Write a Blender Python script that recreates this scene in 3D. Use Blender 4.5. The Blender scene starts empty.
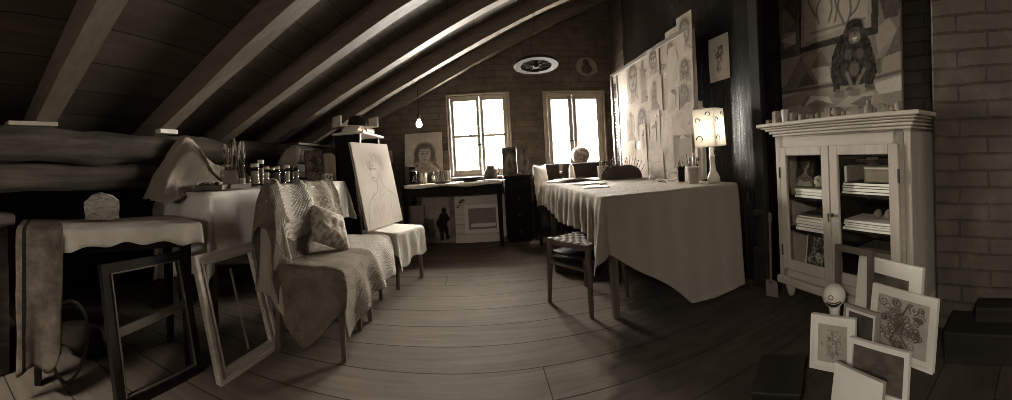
import bpy, bmesh, math, random
import numpy as np
from mathutils import Vector, Matrix, Euler, noise as mnoise
random.seed(7)
SC = bpy.context.scene
COL = SC.collection
PI = math.pi
R = math.radians

# ---------------------------------------------------------------- camera model
# the photograph is a hand-held cylindrical panorama: 360 px per radian,
# horizon at row 162, camera 0.97 m above the floor, slightly rolled
F, XC, YC, ROLL, YAW, H = 360.0, 506.0, 162.0, .055, .07, .97

def ray(px, py):
    th = (px - XC) / F
    v = (YC - py) / F
    x3, y2, z3 = math.sin(th), math.cos(th), v
    x = x3 * math.cos(ROLL) + z3 * math.sin(ROLL)
    z = -x3 * math.sin(ROLL) + z3 * math.cos(ROLL)
    return (x * math.cos(YAW) + y2 * math.sin(YAW), -x * math.sin(YAW) + y2 * math.cos(YAW), z)

def at(px, py, X=None, Y=None, Z=None, D=None):
    """the point of the room seen at a pixel of the photograph, on a known plane"""
    a, b, c = ray(px, py)
    if X is not None: t = X / a
    elif Y is not None: t = Y / b
    elif Z is not None: t = (Z - H) / c
    else: t = D / math.hypot(a, b)
    return Vector((a * t, b * t, H + c * t))

# ---------------------------------------------------------------- colours
def sep(v, a=1.0):
    """warm toned grey of albedo v: dark tones are browner than light ones"""
    v = max(0.0, min(1.0, v))
    k = min(1.0, v / .8)
    g = .77 + .195 * k
    b = .565 + .31 * k
    return (v * 1.04, v * g * 1.04, v * b * 1.04, a)

MATS = {}
class NT:
    """small helper around a node tree"""
    def __init__(s, name, rough=.7, spec=.25):
        s.m = bpy.data.materials.new(name)
        s.m.use_nodes = True
        s.t = s.m.node_tree
        s.n = s.t.nodes
        s.bsdf = s.n['Principled BSDF']
        s.out = s.n['Material Output']
        s.bsdf.inputs['Roughness'].default_value = rough
        s.bsdf.inputs['Specular IOR Level'].default_value = spec
        MATS[name] = s.m
    def add(s, typ, **kw):
        nd = s.n.new(typ)
        for k, v in kw.items():
            if k.startswith('_'):
                nd.inputs[k[1:].replace('_', ' ')].default_value = v
            else:
                setattr(nd, k, v)
        return nd
    def link(s, a, b): s.t.links.new(a, b)
    def coords(s, kind='Object', scale=(1, 1, 1), rot=(0, 0, 0), loc=(0, 0, 0)):
        tc = s.add('ShaderNodeTexCoord')
        mp = s.add('ShaderNodeMapping')
        mp.inputs['Scale'].default_value = scale
        mp.inputs['Rotation'].default_value = rot
        mp.inputs['Location'].default_value = loc
        s.link(tc.outputs[kind], mp.inputs['Vector'])
        return mp.outputs['Vector']
    def noise(s, vec, scale=5, detail=4, rough=.55, dist=0):
        nd = s.add('ShaderNodeTexNoise')
        nd.inputs['Scale'].default_value = scale
        nd.inputs['Detail'].default_value = detail
        nd.inputs['Roughness'].default_value = rough
        nd.inputs['Distortion'].default_value = dist
        if vec is not None: s.link(vec, nd.inputs['Vector'])
        return nd.outputs['Fac']
    def ramp(s, fac, stops):
        nd = s.add('ShaderNodeValToRGB')
        e = nd.color_ramp.elements
        while len(e) < len(stops): e.new(.5)
        for k, (p, c) in enumerate(stops):
            e[k].position = p
            e[k].color = sep(c) if not isinstance(c, tuple) else c
        s.link(fac, nd.inputs['Fac'])
        return nd.outputs['Color']
    def math(s, op, a, b=None):
        nd = s.add('ShaderNodeMath', operation=op)
        for i, v in enumerate((a, b)):
            if v is None: continue
            if isinstance(v, (int, float)): nd.inputs[i].default_value = v
            else: s.link(v, nd.inputs[i])
        return nd.outputs[0]
    def mix(s, fac, a, b, mode='MIX'):
        nd = s.add('ShaderNodeMix', data_type='RGBA', blend_type=mode)
        for sock, v in ((nd.inputs['Factor'], fac), (nd.inputs[6], a), (nd.inputs[7], b)):
            if isinstance(v, (int, float)): sock.default_value = v
            elif isinstance(v, tuple): sock.default_value = v
            else: s.link(v, sock)
        return nd.outputs[2]
    def color(s, c):
        if isinstance(c, tuple): s.bsdf.inputs['Base Color'].default_value = c
        else: s.link(c, s.bsdf.inputs['Base Color'])
    def bump(s, h, strength=.3, dist=.01):
        nd = s.add('ShaderNodeBump')
        nd.inputs['Strength'].default_value = strength
        nd.inputs['Distance'].default_value = dist
        s.link(h, nd.inputs['Height'])
        s.link(nd.outputs['Normal'], s.bsdf.inputs['Normal'])

def m_plain(name, v, rough=.7, spec=.25, var=.12, scale=9, bump=.15, metal=0):
    s = NT(name, rough, spec)
    n = s.noise(s.coords(), scale, 5)
    s.color(s.ramp(n, [(.3, v * (1 - var)), (.7, v * (1 + var))]))
    if bump: s.bump(n, bump, .006)
    s.bsdf.inputs['Metallic'].default_value = metal
    return s.m

def m_wood(name, v, axis=0, rough=.6, spec=.25, var=.3, scale=1.0, bump=.25):
    """wood with the grain along one object axis"""
    s = NT(name, rough, spec)
    sc = [14 * scale] * 3
    sc[axis] = 1.1 * scale
    vec = s.coords('Object', sc)
    n = s.noise(vec, 1.6, 6, .6, .6)
    n2 = s.noise(s.coords('Object'), 2.2 * scale, 3)
    f = s.math('ADD', s.math('MULTIPLY', n, .7), s.math('MULTIPLY', n2, .3))
    s.color(s.ramp(f, [(.32, v * (1 - var)), (.5, v), (.68, v * (1 + var))]))
    s.bump(n, bump, .004)
    return s.m

def m_cloth(name, v, scale=160, var=.08, bump=.35, sheen=.2, stripes=None):
    s = NT(name, .92, .1)
    vec = s.coords('UV')
    w1 = s.add('ShaderNodeTexWave', bands_direction='X'); w1.inputs['Scale'].default_value = scale / 6.28
    w2 = s.add('ShaderNodeTexWave', bands_direction='Y'); w2.inputs['Scale'].default_value = scale / 6.28
    s.link(vec, w1.inputs['Vector']); s.link(vec, w2.inputs['Vector'])
    h = s.math('ADD', w1.outputs['Fac'], w2.outputs['Fac'])
    n = s.noise(s.coords(), 6, 5)
    f = s.math('ADD', s.math('MULTIPLY', n, .8), s.math('MULTIPLY', h, .1))
    s.color(s.ramp(f, [(.3, v * (1 - var)), (.75, v * (1 + var))]))
    n2 = s.noise(s.coords('Object', (1, 1, .45)), 9, 6, .62, .8)
    s.bump(s.math('ADD', s.math('MULTIPLY', h, .12), s.math('ADD', s.math('MULTIPLY', n, .4), n2)), bump, .016)
    return s.m

def m_art(name, dark=.03, light=.6, rough=.7, spec=.08, gamma=1.0):
    """paper or canvas whose drawing is carried by the mesh as a tone per point"""
    s = NT(name, rough, spec)
    a = s.add('ShaderNodeAttribute', attribute_name='tone')
    n = s.noise(s.coords(), 40, 3)
    f = s.math('ADD', a.outputs['Fac'], s.math('MULTIPLY', s.math('SUBTRACT', n, .5), .06))
    mid = (dark + light) / 2 * gamma
    s.color(s.ramp(f, [(0, dark), (.5, mid), (1, light)]))
    return s.m

def m_emit(name, col, strength):
    s = NT(name)
    s.bsdf.inputs['Emission Color'].default_value = col
    s.bsdf.inputs['Emission Strength'].default_value = strength
    s.color(col)
    return s.m

def m_glass(name, tint=.95, rough=.02, fac=.08):
    m = bpy.data.materials.new(name); m.use_nodes = True
    t = m.node_tree; t.nodes.clear()
    o = t.nodes.new('ShaderNodeOutputMaterial'); mx = t.nodes.new('ShaderNodeMixShader')
    tr = t.nodes.new('ShaderNodeBsdfTransparent'); gl = t.nodes.new('ShaderNodeBsdfGlossy')
    lw = t.nodes.new('ShaderNodeLayerWeight'); lw.inputs['Blend'].default_value = .5
    pw = t.nodes.new('ShaderNodeMath'); pw.operation = 'POWER'; pw.inputs[1].default_value = 4.0; t.links.new(lw.outputs['Facing'], pw.inputs[0])
    fr = t.nodes.new('ShaderNodeMath'); fr.operation = 'MULTIPLY_ADD'; fr.inputs[1].default_value = .5; fr.inputs[2].default_value = .03; t.links.new(pw.outputs[0], fr.inputs[0])
    nz = t.nodes.new('ShaderNodeTexNoise'); nz.inputs['Scale'].default_value = 8
    mr = t.nodes.new('ShaderNodeMapRange'); mr.inputs['To Min'].default_value = rough; mr.inputs['To Max'].default_value = rough + .05
    t.links.new(nz.outputs['Fac'], mr.inputs['Value']); t.links.new(mr.outputs['Result'], gl.inputs['Roughness'])
    tr.inputs['Color'].default_value = (tint, tint, tint * .985, 1)
    gl.inputs['Color'].default_value = sep(.55)
    t.links.new(fr.outputs[0], mx.inputs[0]); t.links.new(tr.outputs[0], mx.inputs[1]); t.links.new(gl.outputs[0], mx.inputs[2])
    t.links.new(mx.outputs[0], o.inputs[0])
    MATS[name] = m
    return m

# ---------------------------------------------------------------- mesh builder
class MB:
    def __init__(s): s.bm = bmesh.new(); s.uv = None
    def _xf(s, vs, M):
        if M is not None:
            for v in vs: v.co = M @ v.co
    def box(s, c, d, M=None, bev=0.0, rot=None, seg=1):
        c = Vector(c); tmp = bmesh.new()
        bmesh.ops.create_cube(tmp, size=1)
        for v in tmp.verts: v.co = Vector((v.co.x * d[0], v.co.y * d[1], v.co.z * d[2]))
        if bev > 0:
            bmesh.ops.bevel(tmp, geom=list(tmp.edges), offset=min(bev, min(d) * .45), segments=seg, profile=.5, affect='EDGES')
        if rot is not None:
            RM = Euler(rot).to_matrix()
            for v in tmp.verts: v.co = RM @ v.co
        for v in tmp.verts: v.co += c
        s._xf(tmp.verts, M)
        s.merge(tmp); return s
    def merge(s, tmp):
        me = bpy.data.meshes.new('tmp'); tmp.to_mesh(me); tmp.free()
        s.bm.from_mesh(me); bpy.data.meshes.remove(me)
    def bar(s, a, b, w, h=None, up=(0, 0, 1), bev=.002, w2=None, h2=None):
        """a square bar from a to b, w wide, h deep, optionally tapering"""
        a, b = Vector(a), Vector(b); h = h or w; w2 = w2 or w; h2 = h2 or h
        z = (b - a).normalized(); u = Vector(up)
        if abs(z.dot(u)) > .98: u = Vector((0, 1, 0))
        x = u.cross(z).normalized(); y = z.cross(x)
        tmp = bmesh.new(); vs = []
        for p, ww, hh in ((a, w, h), (b, w2, h2)):
            vs.append([tmp.verts.new(p + x * sx * ww / 2 + y * sy * hh / 2) for sx, sy in ((-1, -1), (1, -1), (1, 1), (-1, 1))])
        tmp.faces.new(vs[0][::-1]); tmp.faces.new(vs[1])
        for k in range(4): tmp.faces.new((vs[0][k], vs[0][(k + 1) % 4], vs[1][(k + 1) % 4], vs[1][k]))
        if bev: bmesh.ops.bevel(tmp, geom=list(tmp.edges), offset=min(bev, w * .3, h * .3), segments=1, profile=.5, affect='EDGES')
        bmesh.ops.recalc_face_normals(tmp, faces=tmp.faces)
        s.merge(tmp); return s
    def tube(s, pts, r, n=8, cap=True, closed=False):
        pts = [Vector(p) for p in pts]
        rs = r if isinstance(r, (list, tuple)) else [r] * len(pts)
        rings = []; prev = None
        for i, p in enumerate(pts):
            if closed: t = pts[(i + 1) % len(pts)] - pts[i - 1]
            else: t = pts[min(i + 1, len(pts) - 1)] - pts[max(i - 1, 0)]
            t.normalize()
            if prev is None:
                u = Vector((0, 0, 1)) if abs(t.z) < .9 else Vector((1, 0, 0))
                x = u.cross(t).normalized()
            else:
                x = (prev - t * prev.dot(t)).normalized()
            prev = x; y = t.cross(x)
            rings.append([s.bm.verts.new(p + (x * math.cos(2 * PI * k / n) + y * math.sin(2 * PI * k / n)) * rs[i]) for k in range(n)])
        m = len(rings)
        for i in range(m if closed else m - 1):
            a, b = rings[i], rings[(i + 1) % m]
            for k in range(n): s.bm.faces.new((a[k], a[(k + 1) % n], b[(k + 1) % n], b[k]))
        if cap and not closed:
            s.bm.faces.new(rings[0][::-1]); s.bm.faces.new(rings[-1])
        return s
    def lathe(s, prof, n=24, c=(0, 0, 0), M=None, squash=(1, 1), ends=True):
        """revolve (r, z) pairs about z"""
        c = Vector(c); rings = []; new = []
        for r, z in prof:
            if r < 1e-5: ring = [s.bm.verts.new(c + Vector((0, 0, z)))]
            else: ring = [s.bm.verts.new(c + Vector((r * squash[0] * math.cos(2 * PI * k / n), r * squash[1] * math.sin(2 * PI * k / n), z))) for k in range(n)]
            rings.append(ring); new += ring
        for a, b in zip(rings, rings[1:]):
            if len(a) == 1 and len(b) == 1: continue
            for k in range(n):
                k2 = (k + 1) % n
                if len(a) == 1: s.bm.faces.new((a[0], b[k2], b[k]))
                elif len(b) == 1: s.bm.faces.new((a[k], a[k2], b[0]))
                else: s.bm.faces.new((a[k], a[k2], b[k2], b[k]))
        for ring, flip in ((rings[0], True), (rings[-1], False)):
            if ends and len(ring) > 1: s.bm.faces.new(ring[::-1] if flip else ring)
        s._xf(new, M); return s
    def prism(s, poly, lo, hi, M=None):
        """polygon in the xz plane extruded along y from lo to hi"""
        a = [s.bm.verts.new((x, lo, z)) for x, z in poly]; b = [s.bm.verts.new((x, hi, z)) for x, z in poly]
        s._xf(a + b, M)
        s.bm.faces.new(a); s.bm.faces.new(b[::-1]); n = len(poly)
        for k in range(n): s.bm.faces.new((a[(k + 1) % n], a[k], b[k], b[(k + 1) % n]))
        return s
    def grid(s, fn, nu, nv, flip=False, skip=None):
        """fn(u, v) -> point, with u and v running from 0 to 1; writes uv"""
        if s.uv is None: s.uv = s.bm.loops.layers.uv.verify()
        V = [[s.bm.verts.new(fn(i / nu, j / nv)) for j in range(nv + 1)] for i in range(nu + 1)]
        for i in range(nu):
            for j in range(nv):
                if skip and skip((i + .5) / nu, (j + .5) / nv): continue
                q = [(i, j), (i + 1, j), (i + 1, j + 1), (i, j + 1)]
                if flip: q = q[::-1]
                f = s.bm.faces.new([V[a][b] for a, b in q])
                for lp, (a, b) in zip(f.loops, q): lp[s.uv].uv = (a / nu, b / nv)
        return V
    def sphere(s, c, r, nu=20, nv=12, sc=(1, 1, 1), M=None):
        prof = [(math.sin(PI * k / nv) * r, -math.cos(PI * k / nv) * r) for k in range(nv + 1)]
        prof[0] = (0, -r); prof[-1] = (0, r)
        k0 = len(s.bm.verts); s.bm.verts.ensure_lookup_table()
        s.lathe(prof, nu); s.bm.verts.ensure_lookup_table()
        vs = s.bm.verts[k0:]
        for v in vs: v.co = Vector((v.co.x * sc[0], v.co.y * sc[1], v.co.z * sc[2]))
        s._xf(vs, M)
        for v in vs: v.co += Vector(c)
        return s
    def jitter(s, amp, freq=6, seed=0):
        for v in s.bm.verts:
            q = v.co * freq + Vector((seed * 3.1, seed * 1.7, seed))
            v.co += Vector((mnoise.noise(q), mnoise.noise(q + Vector((9, 2, 5))), mnoise.noise(q + Vector((3, 7, 1))))) * amp
        return s
    def build(s, name, mat, parent=None, smooth=False, loc=None, solid=0, subsurf=0, angle=None, pivot=None, recalc=True):
        if recalc: bmesh.ops.recalc_face_normals(s.bm, faces=s.bm.faces)
        if pivot is not None:
            for v in s.bm.verts: v.co -= Vector(pivot)
        me = bpy.data.meshes.new(name); s.bm.to_mesh(me); s.bm.free()
        o = bpy.data.objects.new(name, me); COL.objects.link(o)
        me.materials.append(MATS[mat] if isinstance(mat, str) else mat)
        if smooth or angle:
            for p in me.polygons: p.use_smooth = True
        if angle:
            try: me.set_sharp_from_angle(angle=R(angle))
            except Exception: pass
        if pivot is not None: o.location = pivot
        if loc is not None: o.location = loc
        if parent is not None: o.parent = parent
        if solid:
            md = o.modifiers.new('thickness', 'SOLIDIFY'); md.thickness = solid; md.offset = 0
        if subsurf:
            md = o.modifiers.new('smooth', 'SUBSURF'); md.levels = subsurf; md.render_levels = subsurf
        return o

def tag(o, label=None, cat=None, group=None, kind=None):
    if label: o['label'] = label
    if cat: o['category'] = cat
    if group: o['group'] = group
    if kind: o['kind'] = kind
    return o

def thing(name, label, cat, loc=(0, 0, 0), rz=0, group=None, rot=None):
    o = bpy.data.objects.new(name, None); COL.objects.link(o)
    o.empty_display_size = .1
    o.location = loc
    o.rotation_euler = rot if rot is not None else (0, 0, rz)
    return tag(o, label, cat, group)

def struct(o, label=None): 
    o['kind'] = 'structure'
    if label: o['label'] = label
    return o

def copy_tree(o, parent=None):
    c = o.copy(); COL.objects.link(c)
    if parent is not None: c.parent = parent
    for ch in list(o.children): copy_tree(ch, c)
    return c

def frame_of(origin, xdir, ydir=None, up=(0, 0, 1)):
    """matrix whose x runs along xdir and z close to up"""
    x = Vector(xdir).normalized(); z = Vector(up); z = (z - x * z.dot(x)).normalized(); y = z.cross(x)
    M = Matrix((x, y, z)).transposed().to_4x4(); M.translation = Vector(origin)
    return M

# ---------------------------------------------------------------- drawings
class Art:
    """a picture as a grid of tones, 0 dark to 1 light; x to the right, y up, both 0..1"""
    def __init__(s, nx, ny, base=1.0, asp=1.0, seed=0):
        s.nx, s.ny = nx, ny; s.asp = asp
        s.x, s.y = np.meshgrid(np.linspace(0, 1, nx + 1), np.linspace(0, 1, ny + 1), indexing='ij')
        s.X = s.x * asp
        s.t = np.full_like(s.x, base)
        s.rng = np.random.default_rng(seed)
    def _blend(s, m, tone): s.t = s.t * (1 - m) + tone * m
    def line(s, pts, w, tone=0.0, a=1.0):
        m = np.zeros_like(s.t)
        for (x0, y0), (x1, y1) in zip(pts, pts[1:]):
            ax, bx = x0 * s.asp, x1 * s.asp
            dx, dy = bx - ax, y1 - y0
            L = dx * dx + dy * dy + 1e-12
            q = np.clip(((s.X - ax) * dx + (s.y - y0) * dy) / L, 0, 1)
            d = np.hypot(s.X - ax - q * dx, s.y - y0 - q * dy)
            m = np.maximum(m, np.clip(1.4 - d / w, 0, 1))
        s._blend(m * a, tone); return s
    def curve(s, pts, w, tone=0.0, a=1.0, n=6):
        out = []
        P = [np.array(p, float) for p in pts]; P = [2 * P[0] - P[1]] + P + [2 * P[-1] - P[-2]]
        for i in range(1, len(P) - 2):
            for k in range(n):
                t = k / n; p0, p1, p2, p3 = P[i - 1:i + 3]
                out.append(tuple(.5 * (2 * p1 + (p2 - p0) * t + (2 * p0 - 5 * p1 + 4 * p2 - p3) * t * t + (3 * p1 - p0 - 3 * p2 + p3) * t ** 3)))
        out.append(tuple(P[-2])); return s.line(out, w, tone, a)
    def ell(s, cx, cy, rx, ry, tone, a=1.0, soft=.15, rot=0.0):
        dx, dy = s.X - cx * s.asp, s.y - cy
        c, n = math.cos(rot), math.sin(rot)
        q = np.hypot((dx * c + dy * n) / rx, (-dx * n + dy * c) / ry)
        s._blend(np.clip((1 + soft - q) / (2 * soft), 0, 1) * a, tone); return s
    def ring(s, cx, cy, rx, ry, w, tone, a=1.0):
        q = np.hypot((s.X - cx * s.asp) / rx, (s.y - cy) / ry)
        s._blend(np.clip(1.4 - np.abs(q - 1) * min(rx, ry) / w, 0, 1) * a, tone); return s
    def poly(s, pts, tone, a=1.0):
        m = np.zeros(s.t.shape, bool); n = len(pts)
        for i in range(n):
            (x0, y0), (x1, y1) = pts[i], pts[(i + 1) % n]
            if y0 == y1: continue
            c = ((y0 > s.y) != (y1 > s.y)) & (s.x < (x1 - x0) * (s.y - y0) / (y1 - y0) + x0)
            m ^= c
        s._blend(m * a, tone); return s
    def noise(s, amp, f=8, seed=0):
        g = s.rng.normal(size=(f + 2, f + 2))
        u, v = s.x * f, s.y * f; i, j = u.astype(int), v.astype(int); a, b = u - i, v - j
        a = a * a * (3 - 2 * a); b = b * b * (3 - 2 * b)
        s.t = s.t + amp * (g[i, j] * (1 - a) * (1 - b) + g[i + 1, j] * a * (1 - b) + g[i, j + 1] * (1 - a) * b + g[i + 1, j + 1] * a * b)
        return s
    def squiggle(s, cx, cy, rx, ry, n, w, tone, a=1.0):
        for k in range(n):
            p0 = s.rng.uniform(-1, 1, 2); pts = []
            ang = s.rng.uniform(0, 6.3)
            for q in range(5):
                pts.append((cx + rx * p0[0], cy + ry * p0[1]))
                ang += s.rng.normal() * .9; p0 = np.clip(p0 + .35 * np.array([math.cos(ang), math.sin(ang)]), -1, 1)
            s.curve(pts, w, tone, a, 4)
        return s
    def face(s, cx, cy, r, ink=.1, a=.8, hair=.5, w=None, look=0.0):
        """a drawn head: oval, hair, brows, eyes, nose, mouth, neck"""
        w = w or r * .09; q = 1 / s.asp
        s.ell(cx, cy, r * .8, r, ink, .12, .2)
        if hair:
            s.ell(cx - look * .1 * r * q, cy + .45 * r, r * .85, r * .65, ink, hair * .6, .3)
            s.ell(cx + look * .1 * r * q, cy - .05 * r, r * .62, r * .7, 1.0, .5, .3)
        s.ring(cx, cy, r * .8, r, w, ink, a * .8)
        for e in (-1, 1):
            ex = cx + (e * .32 + look * .18) * r * q
            s.ell(ex, cy + .08 * r, r * .15, r * .08, ink, a, .3)
            s.line([(ex - .2 * r * q, cy + .25 * r), (ex + .2 * r * q, cy + .27 * r)], w * .8, ink, a)
        nx = cx + look * .25 * r * q
        s.line([(nx, cy + .1 * r), (nx + .1 * r * q * (1 if look >= 0 else -1), cy - .25 * r), (nx - .06 * r * q, cy - .28 * r)], w * .8, ink, a * .8)
        s.line([(nx - .24 * r * q, cy - .52 * r), (nx + .24 * r * q, cy - .52 * r)], w, ink, a)
        for e in (-1, 1):
            s.curve([(cx + e * .4 * r * q, cy - .85 * r), (cx + e * .42 * r * q, cy - 1.3 * r), (cx + e * 1.1 * r * q, cy - 1.75 * r)], w, ink, a * .6)
        return s
    def sheet(s, name, M, w, h, mat, parent=None, thick=.0, curl=0.0, wob=0.0, seed=0):
        """the picture as a slab w wide and h high in the xz plane of M, its face towards -y"""
        nx, ny = s.nx, s.ny; t = thick or .0015
        xs, zs = (s.x - .5) * w, s.y * h
        ys = -curl * np.sin(s.y * PI) * np.cos(s.x * 2.2 + seed) - wob * np.sin(s.x * 5 + seed) * np.sin(s.y * 4 + 1.3 * seed)
        N = (nx + 1) * (ny + 1)
        front = np.stack([xs, ys, zs], -1).reshape(-1, 3)
        idx = np.arange(N).reshape(nx + 1, ny + 1)
        F_ = np.stack([idx[:-1, :-1], idx[1:, :-1], idx[1:, 1:], idx[:-1, 1:]], -1).reshape(-1, 4)
        # the back and the rim
        rim = list(idx[:, 0]) + list(idx[-1, 1:]) + list(idx[-2::-1, -1]) + list(idx[0, -2:0:-1])
        back = front[rim] + np.array([0, t, 0])
        verts = np.concatenate([front, back]); nb = len(rim)
        faces = [tuple(int(v) for v in f) for f in F_]
        for k in range(nb):
            k2 = (k + 1) % nb
            faces.append((int(rim[k2]), int(rim[k]), N + k, N + k2))
        faces.append(tuple(N + k for k in range(nb))[::-1])
        vv = [M @ Vector(v) for v in verts]
        c0 = M.translation.copy()
        me = bpy.data.meshes.new(name); me.from_pydata([v - c0 for v in vv], [], faces); me.update()
        at_ = me.attributes.new('tone', 'FLOAT', 'POINT')
        tone = np.concatenate([np.clip(s.t, 0, 1).reshape(-1), np.clip(s.t, 0, 1).reshape(-1)[rim]]).astype(np.float32)
        at_.data.foreach_set('value', tone)
        o = bpy.data.objects.new(name, me); COL.objects.link(o); o.location = c0
        me.materials.append(MATS[mat] if isinstance(mat, str) else mat)
        if parent is not None: o.parent = parent; o.matrix_parent_inverse = Matrix()
        return o

# the camera
cd = bpy.data.cameras.new('camera')
cd.type = 'PANO'; cd.panorama_type = 'CENTRAL_CYLINDRICAL'
cd.central_cylindrical_range_u_min = -XC / F
cd.central_cylindrical_range_u_max = (1012 - XC) / F
cd.central_cylindrical_range_v_min = -(400 - YC) / F
cd.central_cylindrical_range_v_max = YC / F
cd.clip_start = .01
cam = bpy.data.objects.new('camera', cd); COL.objects.link(cam)
def _m3():
    f = Vector((math.sin(YAW), math.cos(YAW), 0)); r = Vector((math.cos(YAW), -math.sin(YAW), 0)); u = Vector((0, 0, 1))
    # camera axes in the room: right and up turned by the roll
    c, s_ = math.cos(ROLL), math.sin(ROLL)
    r2 = r * c - u * s_; u2 = r * s_ + u * c
    return Matrix((r2, u2, -f)).transposed()
M = _m3().to_4x4(); M.translation = (0, 0, H); cam.matrix_world = M
SC.camera = cam
SC.view_settings.view_transform = 'Standard'
SC.view_settings.look = 'None'
SC.view_settings.gamma = 1
SC.view_settings.use_curve_mapping = False
SC.view_settings.exposure = 0
SC.cycles.filter_width = .9
# ================================================================ materials
m_wood('cream_wood', .42, 2, .55); m_wood('dark_wood', .018, 2, .6, .1); m_wood('dark_wood_x', .018, 0, .6, .1); m_wood('dark_wood_y', .018, 1, .6, .1)
m_wood('mid_wood', .085, 2, .5); m_wood('mid_wood_x', .085, 0, .5); m_wood('mid_wood_y', .085, 1, .5)
m_wood('pale_wood', .28, 2, .6); m_wood('pale_wood_x', .28, 0, .6); m_wood('pale_wood_y', .28, 1, .6)
m_wood('rafter_wood', .12, 0, .62, var=.25, bump=.3); m_wood('log_wood', .045, 1, .85, var=.85, bump=1.0, scale=.8)
m_plain('black', .010, .7, .08); m_plain('iron', .03, .45, .4); m_plain('white_paint', .6, .5); m_plain('window_paint', .34, .5)
m_plain('plaster', .3, .9); m_plain('ceramic', .5, .25, .5); m_plain('dull_metal', .3, .35, .5, metal=.6)
m_plain('page_white', .85, .8, .2, .04); m_plain('paper', .62, .8, .2, .05); m_plain('old_paper', .45, .8, .2, .1); m_plain('card', .2, .8); m_plain('dark_card', .06, .7)
m_plain('grey_paint', .2, .6); m_plain('stone', .2, .9, .2, .4, 14, .6)
m_glass('pane_glass', .992); m_glass('jar_glass', .93, .03)

def floor_mat():
    s = NT('floor_boards', .8, .06)
    geo = s.coords('Object')
    sx = s.add('ShaderNodeSeparateXYZ'); s.link(geo, sx.inputs[0])
    y = sx.outputs['Y']; x = sx.outputs['X']
    wob = s.math('MULTIPLY', s.math('SUBTRACT', s.noise(s.coords('Object', (.6, .6, .6)), 1, 2), .5), .03)
    yy = s.math('DIVIDE', s.math('ADD', s.math('ADD', y, wob), .045), .245)
    cell = s.math('FLOOR', yy); fr = s.math('SUBTRACT', yy, cell)
    seam = s.math('LESS_THAN', s.math('MINIMUM', fr, s.math('SUBTRACT', 1.0, fr)), .014)
    # board ends: an offset per row
    rnd = s.add('ShaderNodeTexWhiteNoise', noise_dimensions='1D'); s.link(cell, rnd.inputs['W'])
    xx = s.math('DIVIDE', s.math('ADD', x, s.math('MULTIPLY', rnd.outputs['Value'], 3.1)), 3.1)
    c2 = s.math('FLOOR', xx); f2 = s.math('SUBTRACT', xx, c2)
    seam2 = s.math('LESS_THAN', f2, .0016)
    seam = s.math('MAXIMUM', seam, seam2)
    grain = s.noise(s.coords('Object', (1.2, 16, 1)), 1.5, 6, .6, .5)
    blot = s.noise(s.coords('Object'), 2.6, 4)
    f = s.math('ADD', s.math('MULTIPLY', grain, .55), s.math('ADD', s.math('MULTIPLY', blot, .35), s.math('MULTIPLY', rnd.outputs['Value'], .1)))
    col = s.ramp(f, [(.3, .07), (.5, .10), (.7, .14)])
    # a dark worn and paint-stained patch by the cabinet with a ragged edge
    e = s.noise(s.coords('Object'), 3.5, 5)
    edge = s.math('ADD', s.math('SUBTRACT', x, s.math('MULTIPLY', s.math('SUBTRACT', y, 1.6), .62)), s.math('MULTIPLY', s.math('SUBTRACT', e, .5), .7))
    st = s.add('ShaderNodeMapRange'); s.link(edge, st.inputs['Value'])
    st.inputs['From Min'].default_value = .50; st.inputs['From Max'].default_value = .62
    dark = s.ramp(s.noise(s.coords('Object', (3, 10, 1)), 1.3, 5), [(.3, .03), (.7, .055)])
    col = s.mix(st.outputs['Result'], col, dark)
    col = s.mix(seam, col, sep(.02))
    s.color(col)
    s.bump(s.math('SUBTRACT', s.math('MULTIPLY', grain, .35), seam), .5, .006)
floor_mat()

def brick_mat(name, a, b, mortar, swap, scale=1.0, bump=.8, bw=.26, bh=.085):
    s = NT(name, .85, .2)
    vec = s.coords('Object')
    sx = s.add('ShaderNodeSeparateXYZ'); s.link(vec, sx.inputs[0])
    cb = s.add('ShaderNodeCombineXYZ')
    s.link(sx.outputs['Y' if swap else 'X'], cb.inputs[0]); s.link(sx.outputs['Z'], cb.inputs[1])
    wn = s.add('ShaderNodeTexNoise'); wn.inputs['Scale'].default_value = 3; s.link(cb.outputs[0], wn.inputs['Vector'])
    ad = s.add('ShaderNodeVectorMath', operation='MULTIPLY_ADD')
    s.link(wn.outputs['Color'], ad.inputs[0]); ad.inputs[1].default_value = (.035, .03, 0); s.link(cb.outputs[0], ad.inputs[2])
    bk = s.add('ShaderNodeTexBrick')
    s.link(ad.outputs[0], bk.inputs['Vector'])
    bk.inputs['Scale'].default_value = 1 / scale
    bk.inputs['Brick Width'].default_value = bw; bk.inputs['Row Height'].default_value = bh
    bk.inputs['Mortar Size'].default_value = .007; bk.inputs['Mortar Smooth'].default_value = .35
    bk.inputs['Color1'].default_value = sep(a); bk.inputs['Color2'].default_value = sep(b); bk.inputs['Mortar'].default_value = sep(mortar)
    n = s.noise(vec, 7, 6, .65)
    col = s.mix(s.math('MULTIPLY', n, .9), bk.outputs['Color'], s.ramp(n, [(.35, a * .45), (.6, b), (.75, b * 1.5)]))
    s.color(col)
    h = s.math('ADD', s.math('MULTIPLY', s.math('SUBTRACT', 1.0, bk.outputs['Fac']), 1.0), s.math('MULTIPLY', n, .8))
    s.bump(h, bump, .012)
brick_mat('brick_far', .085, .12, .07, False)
brick_mat('brick_right', .06, .08, .03, True, bw=.30, bh=.085)

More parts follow.
